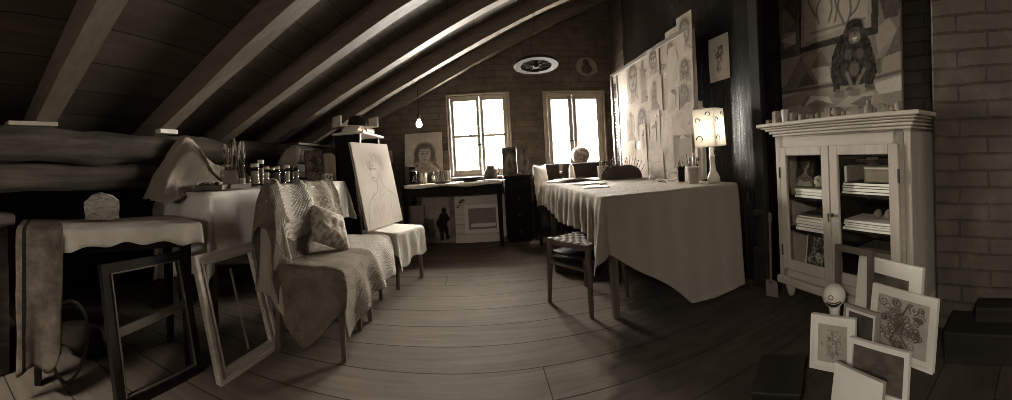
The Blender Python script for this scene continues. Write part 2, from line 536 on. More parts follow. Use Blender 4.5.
def ceil_mat():
    s = NT('ceiling_boards', .7, .2)
    vec = s.coords('Object')
    sx = s.add('ShaderNodeSeparateXYZ'); s.link(vec, sx.inputs[0])
    xx = s.math('DIVIDE', sx.outputs['X'], .21)
    cell = s.math('FLOOR', xx); fr = s.math('SUBTRACT', xx, cell)
    seam = s.math('LESS_THAN', fr, .03)
    rnd = s.add('ShaderNodeTexWhiteNoise', noise_dimensions='1D'); s.link(cell, rnd.inputs['W'])
    g = s.noise(s.coords('Object', (12, 1, 12)), 1.6, 6, .6, .5)
    f = s.math('ADD', s.math('MULTIPLY', g, .7), s.math('MULTIPLY', rnd.outputs['Value'], .3))
    s.color(s.mix(seam, s.ramp(f, [(.3, .035), (.55, .055), (.75, .08)]), sep(.01)))
    s.bump(s.math('SUBTRACT', g, seam), .4, .005)
ceil_mat()

def panel_mat():
    """dark upright boarding, one board every 12 cm along y"""
    s = NT('dark_boarding', .26, .22)
    vec = s.coords('Object')
    sx = s.add('ShaderNodeSeparateXYZ'); s.link(vec, sx.inputs[0])
    yy = s.math('DIVIDE', s.math('ADD', sx.outputs['Y'], sx.outputs['X']), .125)
    cell = s.math('FLOOR', yy); fr = s.math('SUBTRACT', yy, cell)
    seam = s.math('LESS_THAN', fr, .05)
    rnd = s.add('ShaderNodeTexWhiteNoise', noise_dimensions='1D'); s.link(cell, rnd.inputs['W'])
    g = s.noise(s.coords('Object', (14, 14, 1)), 1.7, 6, .6, .4)
    f = s.math('ADD', s.math('MULTIPLY', g, .7), s.math('MULTIPLY', rnd.outputs['Value'], .3))
    s.color(s.mix(seam, s.ramp(f, [(.3, .007), (.7, .016)]), sep(.003)))
    s.bump(s.math('SUBTRACT', s.math('MULTIPLY', g, .5), seam), .5, .006)
panel_mat()

# ================================================================ the shell
YF = 4.80          # the far brick wall
XR = 2.12          # the right wall behind cabinet and partition
YB = -2.3          # the wall behind the camera
SL, C0 = .48, 2.24 # underside of the rafters: z = C0 + SL * x
def zroof(x): return C0 + SL * x
PL = .166          # rafter depth measured upright

struct(MB().box((-.2, 1.3, -.03), (5.4, 7.6, .06)).build('floor', 'floor_boards'), 'wide bare floorboards running across the attic')

# window openings in the far wall, from the photograph
w1a, w1b = at(447, 95, Y=YF), at(512, 174, Y=YF)
w2a, w2b = at(543.5, 93, Y=YF), at(606.5, 172, Y=YF)
W1 = (w1a.x, w1b.x, .80, (w1a.z + at(512, 95, Y=YF).z) / 2)
W2 = (w2a.x, w2b.x, .80, (w2a.z + at(606, 92, Y=YF).z) / 2)
TH = .34
def wall_with_holes(name, x0, x1, z0, z1, y, th, holes, mat):
    m = MB(); xs = sorted([x0, x1] + [h[0] for h in holes] + [h[1] for h in holes])
    for a, b in zip(xs, xs[1:]):
        hole = [h for h in holes if abs(h[0] - a) < 1e-6]
        spans = [(z0, z1)] if not hole else [(z0, hole[0][2]), (hole[0][3], z1)]
        for p, q in spans: m.box(((a + b) / 2, y + th / 2, (p + q) / 2), (b - a, th, q - p))
    bmesh.ops.remove_doubles(m.bm, verts=m.bm.verts, dist=1e-5)
    return m.build(name, mat)
struct(wall_with_holes('wall_far', -2.95, XR + .3, 0, 3.6, YF, TH, [W1, W2], 'brick_far'), 'whitewashed brick gable wall with two bright windows')

WR = (-.30, -.04, 1.12, 1.38)     # unseen opening added behind the camera to let fill light in
struct(wall_with_holes('wall_rear', -2.95, XR + .3, 0, 3.6, YB - TH, TH, [WR], 'plaster'), 'plain plastered wall behind the camera')
struct(MB().box((-2.85, 1.25, .6), (.12, 7.2, 1.2)).build('wall_left', 'dark_wood_y'), 'dark low wall deep under the eaves')
m = MB()
m.box((XR + .12, 1.3, 1.75), (.24, 7.4, 3.5))
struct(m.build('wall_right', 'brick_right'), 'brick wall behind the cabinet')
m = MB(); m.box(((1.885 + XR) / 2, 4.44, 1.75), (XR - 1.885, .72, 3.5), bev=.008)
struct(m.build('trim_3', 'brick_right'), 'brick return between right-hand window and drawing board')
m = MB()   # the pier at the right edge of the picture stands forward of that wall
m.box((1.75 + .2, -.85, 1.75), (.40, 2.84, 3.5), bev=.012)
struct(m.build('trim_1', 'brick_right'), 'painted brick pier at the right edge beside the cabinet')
SK = (-1.60, -1.15, -.82, -.36)     # a roof window in the slope behind the camera's left shoulder: x0, x1, y0, y1
m = MB()
def slope_slab(m, x0, x1, y0, y1, lo, hi):
    v = [m.bm.verts.new((x, y, zroof(x) + q)) for q in (lo, hi) for x, y in ((x0, y0), (x1, y0), (x1, y1), (x0, y1))]
    for f in ((3, 2, 1, 0), (4, 5, 6, 7), (0, 1, 5, 4), (1, 2, 6, 5), (2, 3, 7, 6), (3, 0, 4, 7)): m.bm.faces.new([v[k] for k in f])
CA_, CB_ = -2.95, 2.4
for x0, x1, y0, y1 in ((CA_, SK[0], YB - .1, YF + .1), (SK[1], CB_, YB - .1, YF + .1), (SK[0], SK[1], YB - .1, SK[2]), (SK[0], SK[1], SK[3], YF + .1)):
    slope_slab(m, x0, x1, y0, y1, PL, PL + .05)
struct(m.build('ceiling', 'ceiling_boards'), 'sloping boarded ceiling over the rafters')
m = MB()
for x0, x1, y0, y1 in ((SK[0], SK[0] + .04, SK[2], SK[3]), (SK[1] - .04, SK[1], SK[2], SK[3]), (SK[0], SK[1], SK[2], SK[2] + .04), (SK[0], SK[1], SK[3] - .04, SK[3])):
    slope_slab(m, x0, x1, y0, y1, PL - .01, PL + .07)
root = struct(m.build('window_3', 'window_paint'), 'small roof window in the sloping ceiling behind the camera')
m = MB(); slope_slab(m, SK[0] + .03, SK[1] - .03, SK[2] + .03, SK[3] - .03, PL + .03, PL + .034)
struct(m.build('window_pane', 'pane_glass', root))

# rafters: right-hand (far) edge of each underside
RY = [.80, 1.70, 2.42, 3.18, 3.94, 4.68]
names = ['rafter nearest the camera at upper left', 'second rafter from the left, broad pale underside', 'third rafter from the left', 'third rafter from the gable wall', 'second rafter from the gable wall', 'last rafter, close against the brick gable wall']
RW = .125
for k, y1 in enumerate(RY + [-.12, -1.0]):
    m = MB(); x0, x1 = -2.55, 2.1
    nseg = 14
    rng = random.Random(k)
    rings = []
    for i in range(nseg + 1):
        x = x0 + (x1 - x0) * i / nseg
        e = [rng.uniform(-.005, .005) for _ in range(4)]
        rings.append([m.bm.verts.new(p) for p in ((x, y1 - RW + e[0], zroof(x) + e[1]), (x, y1 + e[2], zroof(x) + e[3]), (x, y1, zroof(x) + PL - .002), (x, y1 - RW, zroof(x) + PL - .002))])
    m.bm.faces.new(rings[0]); m.bm.faces.new(rings[-1][::-1])
    for p, q in zip(rings, rings[1:]):
        for j in range(4): m.bm.faces.new((p[j], p[(j + 1) % 4], q[(j + 1) % 4], q[j]))
    o = m.build('roof_beam', 'rafter_wood')
    struct(o, names[k] if k < 6 else 'rafter overhead behind the camera')
    o['group'] = 'rafters under the sloping ceiling'

# wall plate: two stacked rough logs along the eaves, and stub blocks where rafters land
XB = -1.92
m = MB(); rng = random.Random(3)
def log(z0, z1, xf, xb, y0, y1, seed, amp):
    m = MB(); n = 70; ring = 14
    R_ = []
    for i in range(n + 1):
        y = y0 + (y1 - y0) * i / n; r = []
        for k in range(ring):
            a = 2 * PI * k / ring
            # squarish section
            cx, cz = math.cos(a), math.sin(a); q = max(abs(cx), abs(cz)) ** .75
            p = Vector(((xf + xb) / 2 + cx / q * (xf - xb) / 2, y, (z0 + z1) / 2 + cz / q * (z1 - z0) / 2))
            d = mnoise.fractal(Vector((p.x * 5, y * 2.2, p.z * 9 + seed)), 1, 2, 4) * amp
            r.append(m.bm.verts.new(p + Vector((cx * d, 0, cz * d))))
        R_.append(r)
    for p, q in zip(R_, R_[1:]):
        for k in range(ring): m.bm.faces.new((p[k], p[(k + 1) % ring], q[(k + 1) % ring], q[k]))
    m.bm.faces.new(R_[0][::-1]); m.bm.faces.new(R_[-1])
    return m
struct(log(1.075, 1.275, XB, XB - .24, -2.2, 4.78, 0, .042).build('beam_eaves_top', 'log_wood', smooth=True), 'rough weathered log along the eaves')
struct(log(.905, 1.075, XB - .03, XB - .25, -2.2, 4.78, 5, .014).build('beam_eaves_lower', 'log_wood', smooth=True), 'smoother dark timber under the weathered log')

# dark boarded closet that juts out on the right, with its corner post
PX = 1.78
m = MB(); m.box(((PX + XR) / 2, 2.925, 1.6), (XR - PX, 2.31, 3.2))
struct(m.build('wall_partition', 'dark_boarding'), 'dark boarded partition behind lamp and board')
m = MB(); m.box((PX - .012, 1.80, 1.5), (.045, .10, 3.0), bev=.006).box((PX - .03, 1.80, .14), (.07, .14, .28), bev=.01).box((PX - .025, 1.80, .52), (.06, .12, .05), bev=.01)
struct(m.build('trim_2', 'dark_wood'), 'dark corner post of the partition with a plinth')

# windows ----------------------------------------------------------------
def casement(n, W, mullion, bar_z, pane_rows):
    x0, x1, z0, z1 = W; y = YF + .05
    fr = MB(); fw = .028 if n == 1 else .04
    for a, b, c, d in ((x0, x0 + fw, z0, z1), (x1 - fw, x1, z0, z1), (x0, x1, z1 - fw, z1), (x0, x1, z0, z0 + fw)):
        fr.box(((a + b) / 2, y, (c + d) / 2), (b - a, .09, d - c), bev=.006)
    root = struct(fr.build('window_%d' % n, 'window_paint'), 'two-leaf window with ' + ('a bar across each leaf, left of the pair' if n == 1 else 'tall plain leaves, right of the pair'))
    # architrave on the wall face
    ar = MB(); w = .02
    for a, b, c, d in ((x0 - w, x0, z0 - w, z1 + w), (x1, x1 + w, z0 - w, z1 + w), (x0, x1, z1, z1 + w)):
        ar.box(((a + b) / 2, YF - .012, (c + d) / 2), (b - a, .024, d - c), bev=.004)
    struct(ar.build('window_frame', 'window_paint', root))
    sl = MB().box(((x0 + x1) / 2, YF - .03, z0 - .015), (x1 - x0 + .16, .16, .03), bev=.006)
    struct(sl.build('window_sill', 'window_paint', root))
    xm = mullion; sw = .046 if n == 1 else .056
    for a, b in ((x0 + fw, xm), (xm, x1 - fw)):
        s_ = MB(); ya = y - .02
        a0, b0, c0, d0 = a + .004, b - .002, z0 + fw, z1 - fw
        s_.box((a0 + sw / 2, ya, (c0 + d0) / 2), (sw, .05, d0 - c0), bev=.005).box((b0 - sw / 2, ya, (c0 + d0) / 2), (sw, .05, d0 - c0), bev=.005)
        s_.box(((a0 + b0) / 2, ya, d0 - sw / 2), (b0 - a0, .048, sw), bev=.004).box(((a0 + b0) / 2, ya, c0 + sw * .7), (b0 - a0, .048, sw * 1.4), bev=.004)
        if bar_z: s_.box(((a0 + b0) / 2, ya, bar_z), (b0 - a0 - sw, .035, .034), bev=.004)
        so = struct(s_.build('window_sash', 'window_paint', root))
        g = MB().box(((a0 + b0) / 2, ya, (c0 + d0) / 2), (b0 - a0 - sw, .004, d0 - c0 - sw))
        struct(g.build('window_pane', 'pane_glass', so))
    h = MB().tube([(xm, y - .05, z0 + .42), (xm, y - .085, z0 + .42), (xm - .09, y - .085, z0 + .41)], .008, 8)
    struct(h.build('window_handle', 'iron', root))
    return root
casement(1, W1, at(480.5, 130, Y=YF).x, (at(465, 136, Y=YF).z + at(495, 135, Y=YF).z) / 2, 2)
casement(2, W2, at(573.5, 130, Y=YF).x, None, 1)

# ================================================================ light
wd = bpy.data.worlds.new('sky'); SC.world = wd; wd.use_nodes = True
bg = wd.node_tree.nodes['Background']
# bright sky above, duller ground below the horizon
wt = wd.node_tree
_tc = wt.nodes.new('ShaderNodeTexCoord'); _sp = wt.nodes.new('ShaderNodeSeparateXYZ'); _cr = wt.nodes.new('ShaderNodeValToRGB')
wt.links.new(_tc.outputs['Generated'], _sp.inputs[0]); _mr = wt.nodes.new('ShaderNodeMapRange'); _mr.inputs['From Min'].default_value = -.4; _mr.inputs['From Max'].default_value = .3
wt.links.new(_sp.outputs['Z'], _mr.inputs['Value']); wt.links.new(_mr.outputs['Result'], _cr.inputs['Fac']); wt.links.new(_cr.outputs['Color'], bg.inputs['Color'])
_cr.color_ramp.elements[0].color = (.50, .475, .44, 1); _cr.color_ramp.elements[1].color = (1.0, .962, .905, 1)
bg.inputs['Strength'].default_value = 190.0
def portal(name, W, y, rot, extra=0):
    ld = bpy.data.lights.new(name, 'AREA'); ld.shape = 'RECTANGLE'
    ld.size = W[1] - W[0] + extra; ld.size_y = W[3] - W[2] + extra
    ld.cycles.is_portal = True
    o = bpy.data.objects.new(name, ld); COL.objects.link(o)
    o.location = ((W[0] + W[1]) / 2, y, (W[2] + W[3]) / 2); o.rotation_euler = rot
    return o
portal('daylight_portal', W1, YF + TH + .01, (R(-90), 0, 0))
portal('daylight_portal', W2, YF + TH + .01, (R(-90), 0, 0))
portal('daylight_portal', WR, YB - TH - .01, (R(90), 0, 0))
_o = portal('daylight_portal', (SK[0], SK[1], 0, (SK[3] - SK[2])), 0, (0, -math.atan(SL), 0))
_o.location = ((SK[0] + SK[1]) / 2, (SK[2] + SK[3]) / 2, zroof((SK[0] + SK[1]) / 2) + PL + .09)
_o.data.size = (SK[1] - SK[0]) / math.cos(math.atan(SL))
# ================================================================ helpers for the furniture
def into(root, *objs):
    """adopt parts that were modelled in room coordinates"""
    inv = Matrix.LocRotScale(root.location, root.rotation_euler, None).inverted()
    for o in objs:
        o.parent = root; o.matrix_parent_inverse = inv
    return root

def on_line(px, py, P, D):
    """where the sight line through a pixel column crosses a vertical plane through P along D"""
    a, b, c = ray(px, py)
    det = -a * D[1] + D[0] * b
    t = (-P[0] * D[1] + D[0] * P[1]) / det
    return Vector((a * t, b * t, H + c * t))

def lerp(a, b, t): return a + (b - a) * t
def path_fn(pts):
    """arc-length walk along a polyline: f(t) with t from 0 to 1"""
    P = [Vector(p) for p in pts]; L = [0]
    for a, b in zip(P, P[1:]): L.append(L[-1] + (b - a).length)
    def f(t):
        s = max(0, min(1, t)) * L[-1]
        for i in range(len(P) - 1):
            if s <= L[i + 1] + 1e-9: return P[i].lerp(P[i + 1], (s - L[i]) / max(1e-9, L[i + 1] - L[i]))
        return P[-1]
    return f
def fold(x, y, seed=0, f=7): return mnoise.fractal(Vector((x * f, y * f, seed)), 1, 2, 3)

m_cloth('linen', .70, 1100); m_cloth('grey_linen', .30, 1100); m_cloth('white_cotton', .62, 900); m_cloth('dark_cloth', .03, 900)

def knit_mat():
    s = NT('knit', .95, .05)
    vec = s.coords('UV')
    w = s.add('ShaderNodeTexWave', bands_direction='X'); w.inputs['Scale'].default_value = 32; w.inputs['Distortion'].default_value = 2.2; w.inputs['Detail'].default_value = 2; w.inputs['Detail Scale'].default_value = 6
    s.link(vec, w.inputs['Vector'])
    w2 = s.add('ShaderNodeTexWave', bands_direction='Y'); w2.inputs['Scale'].default_value = 44; w2.inputs['Distortion'].default_value = 1; s.link(vec, w2.inputs['Vector'])
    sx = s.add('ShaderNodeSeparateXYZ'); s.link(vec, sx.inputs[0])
    # ribbed middle band; flat felted knit borders, near-side shade painted into their darker colour
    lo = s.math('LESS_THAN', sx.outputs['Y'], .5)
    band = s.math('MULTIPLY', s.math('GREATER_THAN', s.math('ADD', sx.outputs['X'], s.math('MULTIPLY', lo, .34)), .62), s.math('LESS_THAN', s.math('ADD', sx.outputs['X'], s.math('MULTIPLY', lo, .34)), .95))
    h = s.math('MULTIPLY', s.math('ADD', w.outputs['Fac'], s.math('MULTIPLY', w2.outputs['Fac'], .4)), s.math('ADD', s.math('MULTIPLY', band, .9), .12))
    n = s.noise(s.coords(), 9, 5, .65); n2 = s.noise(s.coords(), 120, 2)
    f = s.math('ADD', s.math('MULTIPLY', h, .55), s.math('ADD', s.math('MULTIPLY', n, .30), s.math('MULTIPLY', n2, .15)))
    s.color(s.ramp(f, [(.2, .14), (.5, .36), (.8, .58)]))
    flat = s.ramp(n, [(.3, .10), (.7, .19)])  # felt tone lowered to paint in the shade on the near side
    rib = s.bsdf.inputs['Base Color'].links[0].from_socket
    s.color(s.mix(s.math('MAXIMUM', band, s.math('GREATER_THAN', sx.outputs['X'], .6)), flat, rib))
    s.bump(s.math('ADD', h, s.math('MULTIPLY', n2, .5)), 1.0, .016)
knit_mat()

def table_legs(root, mat, x0, x1, y0, y1, top, w, th=.03, apron=.09, name='leg'):
    """a plain rectangular table in local coordinates"""
    MB().box(((x0 + x1) / 2, (y0 + y1) / 2, top - th / 2), (x1 - x0, y1 - y0, th), bev=.006).build('tabletop', mat, root)
    for x in (x0 + w, x1 - w):
        for y in (y0 + w, y1 - w):
            MB().bar((x, y, top - th), (x, y, 0), w, w2=w * .7, h2=w * .7).build('leg', mat, root)
    a = MB()
    a.box(((x0 + x1) / 2, y0 + w, top - th - apron / 2), (x1 - x0 - 2 * w, .02, apron)).box(((x0 + x1) / 2, y1 - w, top - th - apron / 2), (x1 - x0 - 2 * w, .02, apron))
    a.box((x0 + w, (y0 + y1) / 2, top - th - apron / 2), (.02, y1 - y0 - 2 * w, apron)).box((x1 - w, (y0 + y1) / 2, top - th - apron / 2), (.02, y1 - y0 - 2 * w, apron))
    a.build('apron', mat, root)
    return root

def drape(name, x0, x1, y0, y1, z, hangs, mat, M, n=(40, 40), fold_amp=.03, seed=0, label=None, flare=.16, solid=.003, lift=.0, pleats=9, corner=(.30, .12), floor=.02, amps=(1, 1, 1, 1)):
    """a cloth over a rectangle (local coordinates, placed by M); hangs = lengths falling over
    (x0 side, x1 side, y0 side, y1 side), each a number or a function of the position 0..1 along that side"""
    hf = [h if callable(h) else (lambda t, q=h: q) for h in hangs]
    m = MB()
    nu, nv = n
    W, D = x1 - x0, y1 - y0
    def cl(v): return max(0, v)
    hx0 = max(hf[0](t / 10) for t in range(11)); hx1 = max(hf[1](t / 10) for t in range(11))
    hy0 = max(hf[2](t / 10) for t in range(11)); hy1 = max(hf[3](t / 10) for t in range(11))
    def fn(u, v):
        a = -hx0 + u * (W + hx0 + hx1); b = -hy0 + v * (D + hy0 + hy1)
        tx, ty = min(1, max(0, a / W)), min(1, max(0, b / D))
        ox = (-a) / max(hx0, 1e-6) * hf[0](ty) if a < 0 else ((a - W) / max(hx1, 1e-6) * hf[1](ty) if a > W else 0)
        oy = (-b) / max(hy0, 1e-6) * hf[2](tx) if b < 0 else ((b - D) / max(hy1, 1e-6) * hf[3](tx) if b > D else 0)
        sx = -1 if a < 0 else 1; sy = -1 if b < 0 else 1
        px, py = x0 + tx * W, y0 + ty * D
        if ox == 0 and oy == 0:
            return M @ Vector((px, py, z + lift + .0025 * fold(px, py, seed, 5)))
        r = math.hypot(ox, oy)
        if ox and oy:
            drop = max(ox, oy) + corner[1] * min(ox, oy); out = flare * .25 * r + corner[0] * min(ox, oy)
            d = Vector((sx * ox, sy * oy, 0)).normalized(); per = 0
        else:
            drop = r; d = Vector((sx, 0, 0)) if ox else Vector((0, sy, 0)); per = (ty * D if ox else tx * W)
            out = .008 + flare * .25 * r
        k = min(1, r / .12)
        am = amps[(0 if sx < 0 else 1) if ox else (2 if sy < 0 else 3)]
        wav = k * am * fold_amp * (math.sin(per * pleats * 2 * PI / 1.0 + seed + 2 * fold(per, r * .3, seed, 2)) * .6 + fold(per, r * .6, seed + 4, 3))
        edge = .012 * min(1, r / .02)
        p = Vector((px, py, z + lift)) + d * (edge + out + wav + fold_amp * k * .5) - Vector((0, 0, max(0, drop - .006)))
        if p.z < floor: p = Vector((p.x, p.y, floor)) + d * (floor - p.z) * .6
        return M @ p
    m.grid(fn, nu, nv)
    o = m.build(name, mat, smooth=True, solid=solid)
    return o

def rect_frame(m, w, h, fw, t, bev=.004, inner=None):
    """picture-frame rails in the xz plane, standing on z = 0"""
    m.prism([(-w / 2, 0), (w / 2, 0), (w / 2 - fw, fw), (-w / 2 + fw, fw)], 0, t)
    m.prism([(-w / 2, h), (-w / 2 + fw, h - fw), (w / 2 - fw, h - fw), (w / 2, h)], 0, t)
    m.prism([(-w / 2, 0), (-w / 2 + fw, fw), (-w / 2 + fw, h - fw), (-w / 2, h)], 0, t)
    m.prism([(w / 2, 0), (w / 2, h), (w / 2 - fw, h - fw), (w / 2 - fw, fw)], 0, t)
    return m

def leaning(p0, p1, top):
    """matrix for a thing standing on the line p0-p1 whose upper edge leans to `top` (a point above the middle);
    x runs from p0 to p1, z up the thing, -y out of its face"""
    p0, p1, top = Vector(p0), Vector(p1), Vector(top)
    mid = (p0 + p1) / 2; x = (p1 - p0).normalized(); z = (top - mid); z = (z - x * z.dot(x)).normalized(); y = z.cross(x)
    M = Matrix((x, y, z)).transposed().to_4x4(); M.translation = mid
    return M

# ================================================================ things on the log
o = MB().box((0, 0, .0125), (.10, .30, .025), bev=.003).jitter(.004, 9).build('board_offcut', 'pale_wood_y', loc=(XB - .05, .66, 1.287))
tag(o, 'flat board end lying on the log at the far left under the rafter', 'board')
p = at(168, 137, X=XB - .02)
o = MB().box((0, 0, .016), (.06, .17, .032), bev=.004).build('wood_block', 'white_paint', loc=(p.x - .01, p.y, 1.283))
tag(o, 'small pale block lying on the log under the second rafter', 'block')
p = at(306, 136, X=XB - .06)
o = MB().box((0, 0, .012), (.16, .9, .024), bev=.003).build('ledge_board', 'mid_wood_y', loc=(XB - .08, p.y + .15, 1.285))
tag(o, 'narrow board lying on the log behind the dark painting', 'board')

# short block stack beside the left table
t = thing('block_stack', 'rough dark crate standing at far left edge under the log', 'crate', (-1.92, .30, 0), R(14))
MB().box((0, 0, .37), (.30, .30, .74), bev=.01).build('body', 'log_wood', t)
MB().box((.005, .01, .775), (.33, .34, .06), bev=.012).build('lid', 'log_wood', t)
MB().box((-.03, .02, .845), (.24, .22, .08), bev=.02).jitter(.008, 8).build('top_block', 'log_wood', t)

# ================================================================ left table
ang = math.atan2(.82, .33)
LT = Matrix.Translation((-1.64, .49, 0)) @ Matrix.Rotation(ang, 4, 'Z')   # x along the front edge, +y towards the wall
lw = .885
t = thing('work_table', 'dark low table under a stained cloth at far left', 'table', (-1.64, .49, 0), ang)
table_legs(t, 'black', .02, lw - .01, .02, .42, .735, .05)
m_cloth('stained_cloth', .50, 900, .25)
o = drape('tablecloth', 0, lw, 0, .44, .737, (.02, .0, lambda t_: .095 + .008 * math.sin(9 * t_) + .008 * math.sin(31 * t_) - .02 * t_ + .03 * max(0, t_ - .8) * 5, .05), 'stained_cloth', LT, (60, 26), .012, 2, flare=.25)
tag(o, 'short pale cloth with a ragged hem on the far left table', 'tablecloth')
# the long dark-edged runner that falls from its left corner
s = NT('runner_cloth', .9, .1)
sx = s.add('ShaderNodeSeparateXYZ'); s.link(s.coords('UV'), sx.inputs[0])
st = s.math('MULTIPLY', s.math('GREATER_THAN', sx.outputs['X'], .13), s.math('LESS_THAN', sx.outputs['X'], .22))
n = s.noise(s.coords(), 11, 6, .7)
s.color(s.mix(st, s.ramp(n, [(.3, .05), (.5, .09), (.7, .16)]), sep(.012))); s.bump(n, .4, .006)
m = MB()
pf = path_fn([(0, .40, .746), (0, .06, .747), (0, -.012, .735), (0, -.028, .70), (0, -.035, .45), (0, -.04, .18), (0, -.05, .10)])
def runner(u, v):
    p = pf(v); hang = max(0, v - .42) / .58
    x = lerp(-.02, .20 - .02 * hang, u)
    rag = (.05 * u * math.sin(u * 7) + .07 * u) * hang
    return LT @ Vector((x + .01 * hang * fold(v, u, 3, 4), p.y - .018 * hang * math.sin(u * 8 + 1) - .01, p.z + rag + .003))
m.grid(runner, 22, 44)
tag(m.build('table_runner', 'runner_cloth', smooth=True, solid=.003), 'long patterned runner with a dark stripe hanging down at the far left', 'cloth')
# a faceted lump standing on the cloth
m = MB(); p = at(102, 216, Z=.752)
prof = [(-.095, 0), (.095, 0), (.098, .105), (.05, .135), (0, .152), (-.055, .137), (-.098, .10)]
m.prism(prof, -.06, .06); bmesh.ops.subdivide_edges(m.bm, edges=list(m.bm.edges), cuts=4, use_grid_fill=True); bmesh.ops.triangulate(m.bm, faces=list(m.bm.faces)); bmesh.ops.subdivide_edges(m.bm, edges=list(m.bm.edges), cuts=1)
m.jitter(.007, 22, 1)
s = NT('crinkled', .35, .5); n = s.noise(s.coords('Object', (10, 10, 26)), 1.5, 6, .7, 1.2)
s.color(s.ramp(n, [(.3, .14), (.5, .42), (.68, .68)])); s.bump(n, .8, .02)
o = m.build('wrapped_block', 'crinkled', pivot=(0, 0, 0)); o.location = (-1.80, 1.02, .747); o.rotation_euler = (0, 0, R(60))
tag(o, 'crinkled pale block with a peaked top on the far left table', 'block')

# dark frame with a crossbar, leaning on the table
a, b = at(117, 405, Z=.0), at(193, 369, Z=0)
a.x += .055; b.x += .055
M = leaning(a, b, (-1.43, 1.05, .56)); h = .60; w = (b - a).length + .05
t = thing('stretcher_frame', 'dark empty picture frame with one crossbar leaning on the left table', 'frame', M.translation, rot=M.to_euler())
rect_frame(MB(), w, h, .045, .035).build('frame', 'dark_wood', t)
s_ = MB(); rect_frame(s_, w - .088, h - .088, .006, .012); s_.build('inner_edge', 'mid_wood', t, loc=(0, -.006, .044))
MB().bar((-w / 2 + .04, .012, h * .50), (w / 2 - .04, .012, h * .56), .022, .04).build('crossbar', 'mid_wood_x', t)
# lumber under the table: a slumped bag and a hoop of cable
m = MB(); m.sphere((0, 0, 0), .14, 28, 18, (1.1, .8, .62)); m.jitter(.05, 9, 2)
for v in m.bm.verts: v.co.z = max(-.085, v.co.z)
p = at(72, 322, Z=.09)
o = m.build('crumpled_bag', 'dark_cloth', smooth=True); o.location = (-1.90, .90, .088)
tag(o, 'crumpled dark bag on the floor under the left table', 'bag')
m = MB(); pts = []
for k in range(33):
    a_ = 2 * PI * k / 32
    pts.append(Vector((-1.62 + .02 * math.sin(a_ * 2), .72 + .10 * math.cos(a_), .20 + .19 * math.sin(a_))))
m.tube(pts[:-1], .009, 8, closed=True); tag(m.build('cable_loop', 'dark_card', smooth=True), 'thin hoop of dark cable standing on the floor under the left table', 'cable')

# ================================================================ cloth-covered table with the brushes
T2 = Matrix.Translation((-1.47, 1.55, 0)) @ Matrix.Rotation(R(-7.4), 4, 'Z')
t = thing('paint_table', 'tall table hidden by a pale cloth, carrying brushes and jars', 'table', (-1.47, 1.55, 0), R(-7.4))
table_legs(t, 'mid_wood', -.54, -.012, .012, 1.58, .872, .05)
o = drape('tablecloth', -.56, 0, 0, 1.60, .874, (.10, lambda q: .42 - .08 * min(1, q * 3), lambda q: .62 - .16 * q, .3), 'linen', T2, (50, 70), .022, 5, pleats=4, flare=.12)
tag(o, 'plain pale cloth falling over the table of brushes and jars', 'tablecloth')
# the cloth heaped up behind on a hidden support
m = MB()
def heap(u, v):
    # u along the wall (y), v from the front foot over the top to the back
    y = lerp(1.38, 2.36, u)
    hgt = .12 + .26 * math.exp(-((u - .38) / .20) ** 2) + .05 * math.exp(-((u - .8) / .18) ** 2)
    hgt *= min(1, u / .12 + .15) if u < .12 else 1
    px = lerp(-1.66, -1.90, v ** .8)
    z = .872 - .25 * max(0, .22 - u) + hgt * math.sin(min(1, v * 1.25) * PI / 2)
    f = .022 * fold(y, v, 8, 4)
    return Vector((px + f + .03 * math.sin(u * 17 + v * 3) * (1 - v), y, z + f * .6))
m.grid(heap, 50, 24)
tag(m.build('heaped_cloth', 'grey_linen', smooth=True, solid=.004), 'grey cloth heaped into a peak behind the brush jars', 'cloth')

TZ = .884
def on_t2(px, py): return at(px, py, Z=TZ)
# palette box and a book in front of the jars
def tab(px, X):  # a point of the table top at a pixel column
    a, b, c = ray(px, 180); t_ = X / a; return Vector((X, b * t_, TZ))
p = tab(212, -1.57)
t = thing('paint_box', 'flat box of paint tubes on the cloth in front of the brushes', 'box', (-1.59, p.y + .02, TZ), R(22))
MB().box((0, 0, .016), (.19, .15, .03), bev=.003).build('tray', 'mid_wood_x', t)
for k in range(6):
    mm = MB().lathe([(0, -.045), (.008, -.045), (.010, .03), (.006, .035), (.006, .05), (0, .05)], 10, M=Matrix.Translation((-.075 + .028 * k, -.01 + .012 * math.sin(k * 2), .041)) @ Matrix.Rotation(R(90), 4, 'X') @ Matrix.Rotation(R(10 * math.sin(k * 3)), 4, 'Y'))
    mm.build('paint_tube', ['white_paint', 'dark_card', 'card'][k % 3], t)
p = tab(240, -1.52)
t = thing('sketchbook', 'thick pale sketchbook lying flat before the brush jar', 'book', (-1.49, p.y - .03, TZ), R(40))
MB().box((0, 0, .014), (.13, .10, .024)).build('pages', 'paper', t)
cv = MB(); cv.box((0, 0, .0275), (.136, .105, .003)).box((0, 0, .0015), (.136, .105, .003)).box((-.067, 0, .0145), (.003, .105, .028)); cv.build('cover', 'old_paper', t)

